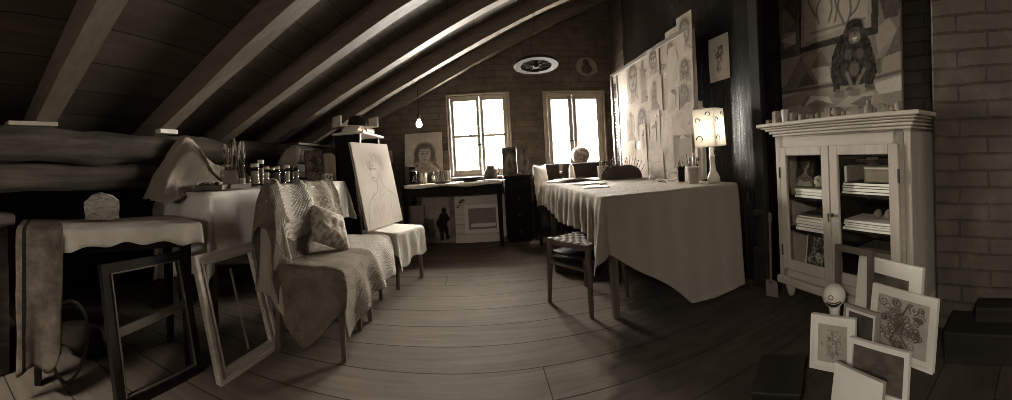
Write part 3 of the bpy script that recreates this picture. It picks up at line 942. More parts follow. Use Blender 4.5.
def brush(kind, L, rad, seed):
    rng = random.Random(seed)
    t_ = thing('paintbrush', None, 'paintbrush')
    MB().lathe([(0, 0), (rad * .5, 0), (rad, L * .55), (rad * .9, L * .72), (0, L * .72)], 8).build('handle', ['mid_wood', 'pale_wood', 'dark_wood'][kind % 3], t_)
    MB().lathe([(rad * .9, L * .72), (rad * 1.15, L * .74), (rad * 1.2, L * .84), (rad * 1.2, L * .845)], 8).build('ferrule', 'dull_metal', t_)
    MB().lathe([(rad * 1.15, L * .84), (rad * 1.5, L * .90), (rad * 1.1, L * .96), (rad * .2, L)], 8).build('bristles', ['card', 'old_paper', 'dark_card'][kind % 3], t_)
    return t_
BR = [brush(k, .30 + .03 * (k % 2), .0065 + .0015 * (k % 3), k) for k in range(4)]
used = set()
def place_brush(k, base, tilt, az, roll, sc, label, group):
    src = BR[k % 4]
    if src.name not in used: o_ = src; used.add(src.name)
    else: o_ = copy_tree(src)
    o_.location = base; o_.rotation_euler = Euler((0, tilt, az), 'XYZ'); o_.scale = (sc, sc, sc)
    tag(o_, label, 'paintbrush', group); return o_

def jar(kind, loc, r, h, label, group=None, sq=1.0, content='card', fill=.5, lid=None, name='glass_jar', n=20):
    t_ = thing(name, label, 'jar', loc, 0, group)
    MB().lathe([(0, .004), (r * .9, .004), (r, .012), (r, h * .80), (r * .82, h * .88), (r * .82, h), (r * .76, h), (r * .76, h * .87), (r * .93, h * .79), (r * .93, .016), (0, .012)], n, squash=(1, sq)).build('glass', 'jar_glass', t_, angle=40)
    if fill: MB().lathe([(0, .014), (r * .90, .017), (r * .90, h * fill), (0, h * fill)], n, squash=(1, sq)).build('contents', content, t_, angle=40)
    if lid: MB().lathe([(0, h * .985), (r * .9, h * .985), (r * .92, h * .90), (r * .98, h * .90), (r * .98, h * 1.03), (r * .9, h * 1.06), (0, h * 1.06)], n, squash=(1, sq)).build('lid', lid, t_, angle=40)
    return t_

# big square jar with brushes, tall bottle
pj = tab(230, -1.66)
t = thing('brush_jar', 'wide square glass jar full of brushes on the cloth', 'jar', (-1.66, pj.y, TZ), R(40))
m_plain('frosted', .26, .25, .5, .2)
m = MB(); m.box((0, 0, .08), (.135, .135, .155), bev=.012, seg=2); m.build('glass', 'jar_glass', t, angle=40)
m = MB(); m.box((0, 0, .068), (.122, .122, .12), bev=.008); m.build('water', 'frosted', t)
m = MB().lathe([(.050, .147), (.056, .15), (.056, .165), (.050, .168), (.044, .165), (.046, .15)], 20); m.build('rim', 'dull_metal', t, angle=50)
rng = random.Random(11)
heads = [('pale bristled', 0), ('dark bristled', 1), ('slim', 2), ('broad', 3)]
for k in range(28):
    az = rng.uniform(0, 6.28); rr = rng.uniform(.005, .05)
    tilt = rng.uniform(.02, .34)
    place_brush(k, (-1.66 + rr * .5 * math.cos(az), pj.y + rr * .5 * math.sin(az), TZ + .03), tilt, az, 0, rng.uniform(.75, 1.0),
                'long-handled paintbrush standing in the wide square jar', 'brushes in the square jar')
pb = tab(244, -1.56)
t = jar(0, (-1.58, pb.y, TZ), .032, .19, 'tall clear jar with a white highlight right of the square brush jar', content='old_paper', fill=.35, name='tall_jar')
for k in range(8):
    az = .8 * k
    place_brush(k + 1, (-1.58 + .006 * math.cos(az), pb.y + .006 * math.sin(az), TZ + .02), .05 + .03 * k, az, 0, .85 + .03 * k,
                'paintbrush standing in the tall clear jar', 'brushes in the tall jar')
# the row of pigment jars
jl = [(248.5, .021, .075, 'card', None, 'small empty-topped jar next to the tall clear jar'),
      (255.5, .034, .115, 'old_paper', 'white_paint', 'widest pale jar with a lid in the row behind the chair back'),
      (261.5, .026, .135, 'old_paper', 'white_paint', 'tallest jar of the row, with a white cap'),
      (266.5, .027, .10, 'paper', 'old_paper', 'cream jar directly right of the tallest capped jar'),
      (272.5, .022, .095, 'dark_card', 'dull_metal', 'dark narrow jar left of the grey lidded jar'),
      (277.5, .028, .10, 'card', 'old_paper', 'grey jar with a broad pale lid in mid row'),
      (283.0, .024, .10, 'dark_card', 'card', 'dark jar with a dark lid, fourth from the right end'),
      (287.5, .024, .105, 'paper', 'white_paint', 'pale slender jar, third from the right end of the row'),
      (292.0, .022, .10, 'card', 'dark_card', 'grey jar second from the right end of the row'),
      (296.5, .024, .105, 'old_paper', None, 'open jar at the right end of the row')]
for k, (px, r_, h_, c_, l_, lab) in enumerate(jl):
    q = tab(px, -1.56 + .012 * (k % 2) + .004 * k)
    jar(k, q, r_ * .95, h_ * 1.36, lab, 'pigment jars in a row', content=c_, fill=.72, lid=l_)

# sack slumped behind the jars, paintings, tin
m = MB(); m.sphere((0, 0, 0), .12, 32, 20, (.75, .62, 1.15))
for v in m.bm.verts:
    if v.co.z < -.10: v.co.z = -.10 + (v.co.z + .10) * .1
    v.co.x += .05 * math.sin(v.co.z * 9); v.co += v.co.normalized() * .018 * fold(math.atan2(v.co.y, v.co.x) * .5, v.co.z, 2, 6)
    # a deep fold down the front
    v.co.y += .035 * math.exp(-((v.co.x - .005) / .018) ** 2) * (v.co.y < 0)
q = tab(287, -1.78)
o = m.build('cloth_sack', 'grey_linen', smooth=True); o.location = (-1.665, 2.84, TZ + .21); o.rotation_euler = (0, R(8), R(35))
for v in o.data.vertices: v.co.z = v.co.z * 1.0
tag(o, 'soft folded grey sack slumped against the wall behind the jars', 'sack')
sk = o
st_ = thing('cardboard_box', 'dark box behind the jars carrying the soft sack', 'box', (-1.665, 2.84, TZ), R(30))
MB().box((0, 0, .055), (.15, .13, .11), bev=.004).build('body', 'dark_card', st_); MB().box((0, 0, .112), (.175, .155, .01), bev=.003).build('lid', 'dark_card', st_)

# dark carved-looking painting with a second panel behind it, standing on the table end
a = Art(26, 46, .32, .55, 3); a.noise(.10, 9)
for k in range(26):
    a.ring(a.rng.uniform(.15, .85), a.rng.uniform(.1, .9), a.rng.uniform(.04, .09), a.rng.uniform(.04, .08), .018, a.rng.choice([.05, .75]), .7)
a.line([(0, 0), (0, 1), (1, 1), (1, 0), (0, 0)], .02, .1)
m_art('painting_dark', .02, .30, .4)
P0 = tab(308, -1.60); 
M = leaning((-1.56, 2.93, TZ), (-1.405, 3.03, TZ), (-1.50, 3.06, TZ + .30))
t = a.sheet('dark_painting', M, .17, .30, 'painting_dark', thick=.018)
tag(t, 'small dark painting of swirling rings leaning at the end of the jar table', 'painting')
m = MB()
sh = [(-.085, 0), (.085, 0), (.085, .22)] + [(.085 - .045 + .045 * math.cos(q), .22 + .045 * math.sin(q)) for q in (.4, .8, 1.2, 1.57)] + [(-.045 + .045 * math.cos(q), .22 + .045 * math.sin(q)) for q in (1.57, 2.0, 2.4, 2.8)]+ [(-.085, .22)]
m.prism(sh, 0, .018)
o = m.build('palette_board', 'pale_wood'); o.matrix_world = leaning((-1.47, 3.045, TZ), (-1.335, 3.10, TZ), (-1.415, 3.14, TZ + .29))
tag(o, 'pale round-cornered board leaning behind the small dark painting', 'board')
t = thing('tea_tin', 'small white tin with dark marks behind the far chair back', 'tin', (-1.36, 2.99, TZ), R(-35))
MB().box((0, 0, .03), (.055, .085, .06), bev=.004).build('body', 'white_paint', t)
MB().box((0, 0, .063), (.057, .087, .01), bev=.003).build('lid', 'old_paper', t)
m = MB(); rng = random.Random(2)
for k in range(5): m.box((.0285, -.03 + .015 * k, .03 + .006 * math.sin(k * 2)), (.002, .008, .02 + .01 * (k % 2)))
m.build('printed_marks', 'dark_card', t)

# pale empty moulded frame leaning on the cloth-covered table
a, b = at(223, 386, Z=0), at(280, 347, Z=0)
mid = (a + b) / 2
M = leaning(a, b, mid + Vector((-.15, .03, .56)))
w = (b - a).length + .02; h = .60
t = thing('empty_frame', 'pale moulded empty picture frame leaning on the cloth-covered table', 'frame', M.translation, rot=M.to_euler())
m_wood('frame_pale', .46, 0, .6)
rect_frame(MB(), w, h, .058, .020).build('frame', 'frame_pale', t, loc=(0, .012, 0))
rect_frame(MB(), w, h, .020, .034).build('outer_moulding', 'frame_pale', t, loc=(0, -.001, 0))
rect_frame(MB(), w - .086, h - .086, .012, .028).build('inner_moulding', 'frame_pale', t, loc=(0, .006, .043))
MB().box((.02, .034, .28), (.012, .006, .42)).build('back_cord', 'card', t)
# ================================================================ three plain chairs in a row
def make_chair(name, mat='mid_wood', w=.38, d=.38, seat=.45, back=.885):
    """front towards -y, back posts at +y"""
    t_ = thing(name, None, 'chair')
    MB().box((0, 0, seat - .012), (w, d, .024), bev=.008, seg=2).build('seat', mat, t_)
    x, y = w / 2 - .022, d / 2 - .022
    for sx in (-1, 1):
        MB().bar((sx * x, -y, seat - .02), (sx * (x + .012), -y - .01, 0), .036, w2=.024, h2=.024).build('leg', mat, t_)
        b = MB(); b.bar((sx * x, y, seat), (sx * x, y + .035, 0), .034, w2=.026, h2=.026).bar((sx * x, y, seat - .02), (sx * x, y + .055, back), .034, w2=.026, h2=.024)
        b.build('leg', mat, t_)
    f = MB()
    for sy in (-1, 1): f.box((0, sy * y, seat - .045), (w - .08, .018, .05))
    for sx in (-1, 1): f.box((sx * x, 0, seat - .045), (.018, d - .08, .05))
    f.build('apron', mat, t_)
    bk = MB()
    for z, hh in ((back - .045, .07), (back - .20, .05)):
        bk.box((0, y + .05 * (z - seat) / (back - seat), z), (w - .07, .016, hh), bev=.004)
    bk.build('back_rail', mat, t_)
    s_ = MB()
    for sx in (-1, 1): s_.bar((sx * (x + .006), -y, .20), (sx * x, y + .02, .20), .018)
    s_.bar((-x, 0, .20), (x, 0, .20), .016)
    s_.build('stretcher', mat, t_)
    return t_
def chair_at(o_, p, q, w=.38, d=.38):
    """p, q: the front feet, p to the left seen from behind"""
    p, q = Vector(p), Vector(q); a_ = (q - p).to_2d(); x = Vector((a_.x, a_.y)).normalized(); nrm = Vector((x.y, -x.x))
    c = (p.to_2d() + q.to_2d()) / 2 - nrm * (d / 2 - .02)
    o_.location = (c.x, c.y, 0); o_.rotation_euler = (0, 0, math.atan2(x.y, x.x))
ch1 = make_chair('wooden_chair')
ch2 = copy_tree(ch1); ch3 = copy_tree(ch1)
chair_at(ch1, (-.74, 1.71, 0), (-.78, 2.06, 0)); chair_at(ch2, (-.76, 2.20, 0), (-.79, 2.57, 0)); chair_at(ch3, (-.715, 2.80, 0), (-.575, 3.14, 0))
for c_, l in ((ch1, 'nearest wooden chair of the left row, under the knitted blanket'), (ch2, 'middle wooden chair of the left row, under the blanket\'s far end'), (ch3, 'farthest wooden chair of the left row, holding the portrait drawing')):
    tag(c_, l, 'chair', 'wooden chairs in a row on the left')

# the knitted blanket over the two nearer chairs
posts = [1.735, 2.06, 2.20, 2.555]
ya, yb = 1.66, 2.63
def back_top(y):
    z = .905
    for q, hgt, s_ in zip(posts, (.125, .075, .05, .085), (.035, .03, .03, .03)):
        z += hgt * .35 * math.exp(-((y - q) / s_) ** 2)
    return min(z, .955)
def bl(u, v):
    """u: 0 the near hem .. 1 the far hem; v: 0 behind the chair backs .. 1 the front hem"""
    y0 = 1.68
    side = max(0, .24 - u) / .24            # hanging over the near side
    y = y0 + (yb - y0) * max(0, (u - .24) / .76)
    yc = min(max(y, 1.70), 2.60)
    bt = back_top(yc)
    xo = -.02 * (y - 1.7)                     # the second chair stands a little further back
    hem = .30 - .06 * math.sin((y - 1.7) * 5) - .0 * y
    if y > 2.3: hem = .26
    fl = .17 + .10 * min(1, max(0, (y - 1.75) / .5))
    front_z = .46 - hem + .02
    P = path_fn([(-1.205, 0, .60), (-1.20, 0, bt - .06), (-1.17, 0, bt), (-1.13, 0, bt - .012), (-1.085, 0, .80), (-1.07, 0, .68), (-1.05, 0, .51), (-1.03, 0, .478), (-.90, 0, .474), (-.76, 0, .474), (-.705, 0, .455), (-.68, 0, .40), (-.665, 0, front_z)])
    p = P(v)
    f = .016 * fold(y * .8, v * 1.2, 3, 4)
    # sag and ripples between the back posts
    q = Vector((p.x + xo + f + (.018 * math.sin((y - 1.735) * 2 * PI / .33 + PI / 2) if v < .42 else 0), y, p.z + (f * .6 if v > .45 else 0)))
    if v > .80:                                # front hang: soft vertical folds
        k = (v - .80) / .2
        q.x += k * (.022 * math.sin(y * 21) + .02); q.z -= .0
    if side > 0:
        L = np.interp(p.x, [-1.2, -1.1, -1.0, -.90, -.82, -.74, -.68], [.26, .26, .32, .39, .33, .22, .16])
        s_ = side * L
        r = max(0, (v - .80) / .2) * hem        # how far below the seat edge already
        q.y = y0 - .012 - .05 * side + .02 * math.sin(v * 26) * side - .15 * min(r, s_) - .02 * min(1, s_ * 20)
        q.x += .10 * min(r, s_)
        if v > .80: q.z = .46 - max(r, s_) * .93 - .05 * min(r, s_)
        else: q.z = q.z - s_ * (1 if v > .5 else .9)
        q.z = max(q.z, .03)
    return q
m = MB(); m.grid(bl, 84, 96)
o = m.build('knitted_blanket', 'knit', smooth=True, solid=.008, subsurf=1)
tag(o, 'ribbed knitted blanket thrown over the two nearer chairs on the left', 'blanket')

# a second cloth hung over the nearest back post
m = MB(); top = Vector((-1.17, 1.715, .955))
def hung(u, v):
    a_ = lerp(-2.7, 1.1, u); r_ = .012 + .085 * v ** .7 + .05 * v * (1 + math.sin(u * 19)) * .4
    z = top.z - v * (.74 - .10 * math.sin(u * 5 + 1)) + .01
    return Vector((top.x + .02 + r_ * math.cos(a_) * 1.15 + .05 * v, top.y + r_ * math.sin(a_) * .75 - .012, z - .02 * (1 - v)))
m.grid(hung, 56, 40)
tag(m.build('hung_cloth', 'grey_linen', smooth=True, solid=.004), 'grey cloth hanging in folds from the nearest chair post', 'cloth')

# patterned cushion
m = MB(); n_ = 26
def pil(sgn):
    def fn(u, v):
        x, z = u * 2 - 1, v * 2 - 1
        e = (1 - abs(x) ** 3.2) * (1 - abs(z) ** 3.2)
        pin = 1 - .10 * (1 - abs(x) ** 2) * abs(z) ** 4 - .10 * (1 - abs(z) ** 2) * abs(x) ** 4
        px_, pz_ = .17 * x * (1 - .10 * (1 - abs(z) ** 2)), .17 * z * (1 - .10 * (1 - abs(x) ** 2))
        return Vector((px_, sgn * (.075 * max(0, e) ** .6 + .002) + .012 * fold(x, z, 6, 2.2) * e, pz_ + .012 * fold(x, z, 2, 2) * e))
    return fn
m.grid(pil(-1), n_, n_); m.grid(pil(1), n_, n_)
bmesh.ops.remove_doubles(m.bm, verts=m.bm.verts, dist=.0045)
s = NT('cushion_cloth', .9, .1)
n1 = s.noise(s.coords('Object', (1, .3, 1)), 16, 4, .6, 1.5); vo = s.add('ShaderNodeTexVoronoi'); vo.inputs['Scale'].default_value = 26; s.link(s.coords(), vo.inputs['Vector'])
s.color(s.ramp(s.math('ADD', s.math('MULTIPLY', n1, .75), s.math('MULTIPLY', vo.outputs['Distance'], .5)), [(.35, .13), (.55, .22), (.7, .36)])); s.bump(n1, .5, .01)
o = m.build('cushion', 'cushion_cloth', smooth=True, subsurf=1)
cM = leaning((-.93, 1.93, .50), (-.86, 2.20, .50), (-1.06, 2.12, .74))
o.matrix_world = cM @ Matrix.Translation((.02, .0, .135)) @ Matrix.Rotation(R(30), 4, 'Y') @ Matrix.Scale(.86, 4)
tag(o, 'patterned square cushion propped on the blanket between the chairs', 'cushion')

# white cloth over the far chair
c_ = ch3.location; CM = Matrix.Translation(c_) @ Matrix.Rotation(ch3.rotation_euler.z, 4, 'Z')
o = drape('chair_cloth', -.19, .19, -.19, .15, .452, (.16, .03, lambda q: .27 - .05 * q + .02 * math.sin(q * 9), .0), 'white_cotton', CM, (44, 40), .014, 3, flare=.2, pleats=7)
tag(o, 'white cloth covering the seat of the far chair', 'cloth')

# portrait drawing on that chair
a = Art(84, 150, .88, .62, 5); a.noise(.03, 5)
ink = .34
# three-quarter head turned to the left, loose hair, neck and shoulders in soft chalk
a.ell(.54, .80, .20, .11, .50, .5, .5); a.ell(.60, .70, .12, .14, .55, .45, .5); a.ell(.50, .70, .165, .19, .66, .4, .5); a.ell(.44, .66, .085, .125, .86, .8, .4)
for k in range(90):
    q = a.rng.uniform(.2, 2.9); rr = a.rng.uniform(.11, .20)
    x0, y0 = .52 + rr * 1.25 * math.cos(q), .72 + rr * math.sin(q)
    a.curve([(x0, y0), (x0 + .05 * math.sin(q), y0 - .05), (x0 + a.rng.uniform(-.03, .06), y0 - .10)], .0035, a.rng.uniform(.35, .65), .6, 3)
a.curve([(.37, .77), (.34, .70), (.345, .665), (.325, .63), (.345, .615), (.345, .58), (.375, .545), (.44, .535), (.54, .58), (.58, .64)], .0045, ink, .8)
for ex, w in ((.375, .03), (.475, .042)):
    a.line([(ex - w, .685), (ex + w, .688)], .0045, .22, .8); a.ell(ex, .679, .016, .008, .2, .8, .4); a.curve([(ex - w, .715), (ex, .725), (ex + w, .718)], .0045, .35, .7)
a.curve([(.415, .70), (.375, .635), (.405, .618)], .004, .4, .6); a.curve([(.36, .575), (.40, .583), (.445, .575)], .005, .28, .8); a.ell(.41, .562, .035, .006, .5, .6, .4)
a.ell(.54, .62, .05, .08, .62, .5, .5); a.poly([(.46, .53), (.60, .60), (.64, .42), (.46, .40)], .72, .5)
a.curve([(.45, .53), (.46, .46), (.40, .40), (.26, .35), (.14, .26), (.08, .10), (.07, 0)], .005, ink, .7)
a.curve([(.60, .60), (.63, .48), (.74, .41), (.90, .34), (.97, .22)], .005, ink, .7)
a.curve([(.46, .40), (.53, .34), (.64, .40)], .0045, .45, .6); a.curve([(.30, .34), (.36, .20), (.34, .02)], .0045, .5, .5); a.curve([(.80, .36), (.74, .2), (.78, .02)], .0045, .5, .5)
for k in range(60):
    x0 = .15 + .7 * a.rng.random(); y0 = .02 + .36 * a.rng.random(); a.line([(x0, y0), (x0 + .06, y0 + .07)], .003, .6, .5)
m_art('portrait_paper', .03, .42, .8)
P_, D_ = Vector((-.925, 2.875, 0)), Vector((.25, .968, 0))
b0, b1 = on_line(367, 230, P_, D_), on_line(402, 221, P_, D_)
b0.z = b1.z = .462
tL, tR = at(350, 140, D=3.16), at(384, 142, D=3.36)
Mx = leaning(b0, b1, (b0 + b1) / 2 + Vector((-.125, .05, .74)))
wd_ = (b1 - b0).length; 
t = thing('portrait_drawing', 'large pale portrait drawing on a board leaning on the far chair', 'drawing', Mx.translation, rot=Mx.to_euler())
sh_ = a.sheet('drawing', Matrix.Translation((0, -.012, 0)), wd_, .755, 'portrait_paper', t, thick=.004)
MB().box((0, .004, .378), (wd_ + .006, .016, .76), bev=.002).build('board', 'pale_wood', t)

# ================================================================ dark shelf tower behind the chairs
tx0, tx1, ty0, ty1, tz = -1.385, -1.13, 3.26, 3.92, 1.315
t = thing('shelf_unit', 'tall narrow dark shelf with white front edges behind the portrait drawing', 'shelf', ((tx0 + tx1) / 2, (ty0 + ty1) / 2, 0))
q = MB(); dx, dy = tx1 - tx0, ty1 - ty0
for y in (-dy / 2 + .01, dy / 2 - .01): MB().box((0, y, tz / 2), (dx, .02, tz)).build('side_panel', 'black', t)
MB().box((-dx / 2 + .006, 0, tz / 2), (.012, dy - .04, tz)).build('back_panel', 'black', t)
for z in (.06, .36, .66, .96): MB().box((.004, 0, z), (dx - .02, dy - .042, .022)).build('shelf_board', 'white_paint', t)
MB().box((.02, 0, tz + .012), (dx + .07, dy + .07, .024), bev=.004).build('top_board', 'white_paint', t)
e = MB()
for y in (-dy / 2 + .012, dy / 2 - .012): e.box((dx / 2 + .004, y, tz / 2), (.010, .026, tz))
e.build('edge_strip', 'white_paint', t)
# folders and boxes on its shelves
k = 0
for z, items in ((.671, [(.05, .26), (.03, .25), (.06, .24)]), (.971, [(.18, .26), (.05, .20), (.10, .25)]), (.371, [(.12, .2), (.05, .25)])):
    y = ty0 + .04
    for w_, h_ in items:
        tt = thing('box_file', ['white box file', 'slim pale folder', 'grey box file', 'broad white box', 'narrow white folder', 'tall pale box', 'squat grey box', 'thin folder'][k] + ' on the dark shelf unit behind the portrait', 'box', (tx1 - .11, y + w_ / 2, z))
        MB().box((0, 0, h_ / 2), (.18, w_ - .006, h_), bev=.003).build('body', ['white_paint', 'old_paper', 'card'][k % 3], tt)
        MB().lathe([(0, 0), (.010, 0), (.010, .002), (0, .002)], 12, M=Matrix.Translation((.09, 0, .06)) @ Matrix.Rotation(R(90), 4, 'Y')).build('finger_hole', 'dark_card', tt)
        y += w_ + .015; k += 1
# books, shallow crate and hat on top
zt = tz + .0245
def book(loc, size, rz, label, cover='card', group=None, name='book', pages='paper'):
    """spine along -x side; size = (depth, length, thickness)"""
    d_, l_, h_ = size
    t_ = thing(name, label, 'book', loc, rz, group)
    MB().box((.002, 0, h_ / 2), (d_ - .006, l_ - .006, h_ - .004)).build('pages', pages, t_)
    c = MB().box((0, 0, .001), (d_, l_, .002)).box((0, 0, h_ - .001), (d_, l_, .002)).box((-d_ / 2 + .001, 0, h_ / 2), (.002, l_, h_))
    c.build('cover', cover, t_); return t_
z = zt; cx, cy = -1.27, 3.50
for k, (h_, c_, l) in enumerate([(.022, 'white_paint', 'bottom white book under the crate on the shelf top'), (.03, 'old_paper', 'thick cream book in the near stack on the shelf top'), (.02, 'card', 'grey book at the top of the near stack on the shelf')]):
    book((cx, cy + .01 * k, z), (.19 - .01 * k, .26 - .02 * k, h_), PI + .1 * (k - 1), l, c_, 'books on the shelf top'); z += h_ + .001
z1_ = z; z = zt
for k, (h_, c_, l) in enumerate([(.035, 'card', 'thick grey book at the bottom of the far stack on the shelf top'), (.026, 'white_paint', 'white book second in the far stack on the shelf top'), (.011, 'old_paper', 'thin book crowning the far stack on the shelf top')]):
    book((cx + .01, cy + .29, z), (.18, .22 - .02 * k, h_), PI - .12 * k, l, c_, 'books on the shelf top'); z += h_ + .001
zc = max(z1_, z)
t = thing('shallow_crate', 'shallow open crate with raised white ends on the shelf top', 'crate', (cx - .01, cy + .06, zc), R(-38))
MB().box((0, 0, .006), (.20, .46, .012)).build('base', 'old_paper', t)
for y in (-.225, .225): MB().box((.03, y, .055), (.16, .020, .11), bev=.003).build('end_board', 'white_paint', t)
MB().box((-.095, 0, .035), (.010, .44, .05)).build('side_board', 'old_paper', t)
t = thing('felt_hat', 'round black hat lying in the crate on the shelf top', 'hat', (cx + .01, cy + .08, zc + .013), R(-38))
MB().lathe([(0, .115), (.05, .112), (.085, .085), (.098, .04), (.10, .012), (.09, .012), (.088, .04), (.075, .078), (.045, .102), (0, .105)], 28, squash=(.8, 1)).build('crown', 'black', t, smooth=True)
MB().lathe([(.095, .012), (.125, .006), (.128, .002), (.125, 0), (.09, .004)], 28, squash=(.72, 1)).build('brim', 'black', t, smooth=True)
# ================================================================ the work desk under the left window
DZ = .752
dx0, dx1, dy0, dy1 = -.96, .245, 4.12, 4.74
t = thing('desk', 'long dark desk along the gable wall under the left window', 'desk', ((dx0 + dx1) / 2, (dy0 + dy1) / 2, 0))
hw, hd = (dx1 - dx0) / 2, (dy1 - dy0) / 2
MB().box((0, 0, DZ - .0175), (2 * hw, 2 * hd, .035), bev=.006).build('desktop', 'dark_wood_x', t)
a = MB()
a.box((0, -hd + .03, DZ - .085), (2 * hw - .08, .022, .10)).box((0, hd - .03, DZ - .085), (2 * hw - .08, .022, .10))
for x in (-1, 1): a.box((x * (hw - .05), 0, DZ - .085), (.022, 2 * hd - .08, .10))
a.build('apron', 'black', t)
for x in (-1, 1):
    for y in (-1, 1): MB().bar((x * (hw - .05), y * (hd - .05), DZ - .035), (x * (hw - .05), y * (hd - .05), 0), .06, w2=.045, h2=.045).build('leg', 'black', t)
# a pale cloth runner on its front edge
m = MB(); pf = path_fn([(0, .40, .002), (0, .02, .002), (0, -.006, 0), (0, -.010, -.03)])
def dr(u, v):
    p = pf(v); x = lerp(dx0 + .06, dx1 - .02, u)
    return Vector((x, dy0 + p.y + .006 * fold(u * 3, v, 4, 5), DZ + p.z + .001 + .002 * abs(fold(u * 2, v, 1, 5)) - (.01 * math.sin(u * 12) * (v > .98))))
m.grid(dr, 60, 14); tag(m.build('desk_cloth', 'old_paper', smooth=True, solid=.002), 'thin pale cloth spread along the front of the desk', 'cloth')
ZD = DZ + .0065
def desk_x(px, y): a_, b_, c_ = ray(px, 180); return a_ * y / b_

# portrait canvas leaning on the wall
a = Art(44, 60, .55, .72, 9); a.noise(.07, 7)
for k in range(34):
    x0 = a.rng.uniform(.02, .98); y0 = a.rng.uniform(.2, 1); a.line([(x0, y0), (x0, y0 - a.rng.uniform(.05, .3))], .012, a.rng.uniform(.3, .75), .5)
for k in range(8): a.line([(0, k / 8 + .03), (1, k / 8 + a.rng.uniform(0, .05))], .010, .4, .35)
hair = .09
a.ell(.53, .60, .20, .20, hair, .95, .15); a.poly([(.26, .62), (.36, .72), (.38, .40), (.30, .22), (.24, .34)], hair, .9); a.poly([(.70, .70), (.80, .60), (.84, .36), (.98, .22), (.80, .30), (.68, .42)], hair, .8)
a.poly([(.44, .42), (.62, .42), (.64, .26), (.42, .26)], .42, .95); a.ell(.53, .55, .115, .165, .56, 1, .12, -.08); a.ell(.53, .72, .13, .06, hair, .9, .3); a.ell(.46, .52, .05, .13, .36, .5, .5)
for ex in (.475, .60): a.ell(ex, .575, .026, .013, .05, .95, .3); a.line([(ex - .045, .615), (ex + .045, .62)], .010, .14, .8)
a.line([(.535, .58), (.55, .50), (.52, .492)], .010, .25, .8); a.ell(.537, .445, .045, .012, .16, .9, .4)
a.poly([(.42, .30), (.64, .30), (.86, .18), (.96, 0), (.08, 0), (.20, .18)], .40, .75); a.curve([(.42, .27), (.52, .14), (.64, .27)], .014, .14, .7)
for k in range(14): a.curve([(a.rng.uniform(.25, .85), .40), (a.rng.uniform(.2, .9), .28), (a.rng.uniform(.15, .95), .12)], .010, a.rng.choice([.12, .3, .7]), .5)
a.poly([(0, .0), (0, .34), (.16, .32), (.26, .0)], .10, .9)
m_art('canvas_portrait', .025, .60)
x0, x1 = desk_x(406.5, 4.74), desk_x(444, 4.74)
Mx = leaning((x0, 4.66, ZD), (x1, 4.66, ZD), ((x0 + x1) / 2, 4.775, ZD + .6))
t = thing('portrait_canvas', 'pale canvas with a dark-haired head leaning on the wall left of the window', 'painting', Mx.translation, rot=Mx.to_euler())
hC = at(425, 132, Y=4.77).z - ZD
a.sheet('picture', Matrix.Translation((0, -.011, 0)), x1 - x0, hC, 'canvas_portrait', t, thick=.002)
MB().box((0, .0, hC / 2), (x1 - x0, .018, hC), bev=.002).build('stretcher', 'pale_wood', t)
# mugs, glass, bottle
s = NT('streaky', .3, .5); n = s.noise(s.coords('Object', (34, 34, 4)), 1.5, 4, .6); s.color(s.ramp(n, [(.42, .03), (.5, .28), (.58, .6)]))
def mug(px, y, r, h, label, mat='streaky', side=1):
    t_ = thing('mug', label, 'mug', (desk_x(px, y), y, ZD), 0, 'mugs on the desk')
    MB().lathe([(0, 0), (r * .85, 0), (r * .95, .008), (r, h * .5), (r * .97, h), (r * .88, h), (r * .9, .02), (0, .012)], 22).build('body', mat, t_, angle=45)
    MB().tube([(side * r * .95, 0, h * .78), (side * r * 1.5, 0, h * .74), (side * r * 1.65, 0, h * .5), (side * r * 1.45, 0, h * .28), (side * r * .95, 0, h * .22)], .008, 8).build('handle', mat, t_, smooth=True)
    return t_
mug(422, 4.36, .062, .135, 'streaked mug in front of the portrait canvas', side=-1)
mug(444, 4.34, .088, .15, 'wide paint-streaked mug with a spoon, below the window\'s left corner', side=-1)
jar(0, (desk_x(431.5, 4.44), 4.44, ZD), .045, .14, 'glass of cloudy water between the two mugs on the desk', content='card', fill=.8, name='water_glass')
t = jar(0, (desk_x(413.5, 4.42), 4.42, ZD), .05, .20, 'dark squat bottle at the left end of the desk', content='black', fill=.78, lid='black', name='ink_bottle')
t = thing('plate', 'dark oval plate holding the wide mug\'s brushes on the desk edge', 'plate', (desk_x(441, 4.215), 4.215, ZD)); MB().lathe([(0, 0), (.05, 0), (.09, .012), (.088, .015), (.05, .005), (0, .005)], 24, squash=(1.1, .35)).build('dish', 'iron', t, angle=40)
for k in range(3):
    br = copy_tree(BR[k]); br.location = (desk_x(437 + 4 * k, 4.215), 4.215 + .004 * k, ZD + .017 ); br.rotation_euler = (R(0), R(86), R(8 * k - 5)); br.scale = (.5, .5, .5); br.location.x -= .06
    tag(br, 'short paintbrush lying across the dark oval plate on the desk', 'paintbrush', 'brushes on the plate')
t = thing('serving_dish', 'wide shallow dark dish with a white cloth below the left window', 'dish', (desk_x(470, 4.36), 4.36, ZD))
MB().lathe([(0, 0), (.07, 0), (.16, .035), (.19, .05), (.186, .055), (.155, .04), (.07, .008), (0, .008)], 30, squash=(1, .8)).build('dish', 'iron', t, angle=50)
m = MB()
def napkin(u, v):
    x, y = (u - .5) * .27, (v - .5) * .2
    return Vector((x, y, .016 + .30 * (x * x + y * y) + .02 * abs(fold(x * 2, y * 2, 3, 6))))
m.grid(napkin, 20, 20); o = m.build('napkin', 'white_cotton', smooth=True, solid=.003, loc=(desk_x(470, 4.36), 4.36, ZD + .006)); tag(o, 'crumpled white cloth lying in the wide dark dish', 'cloth')
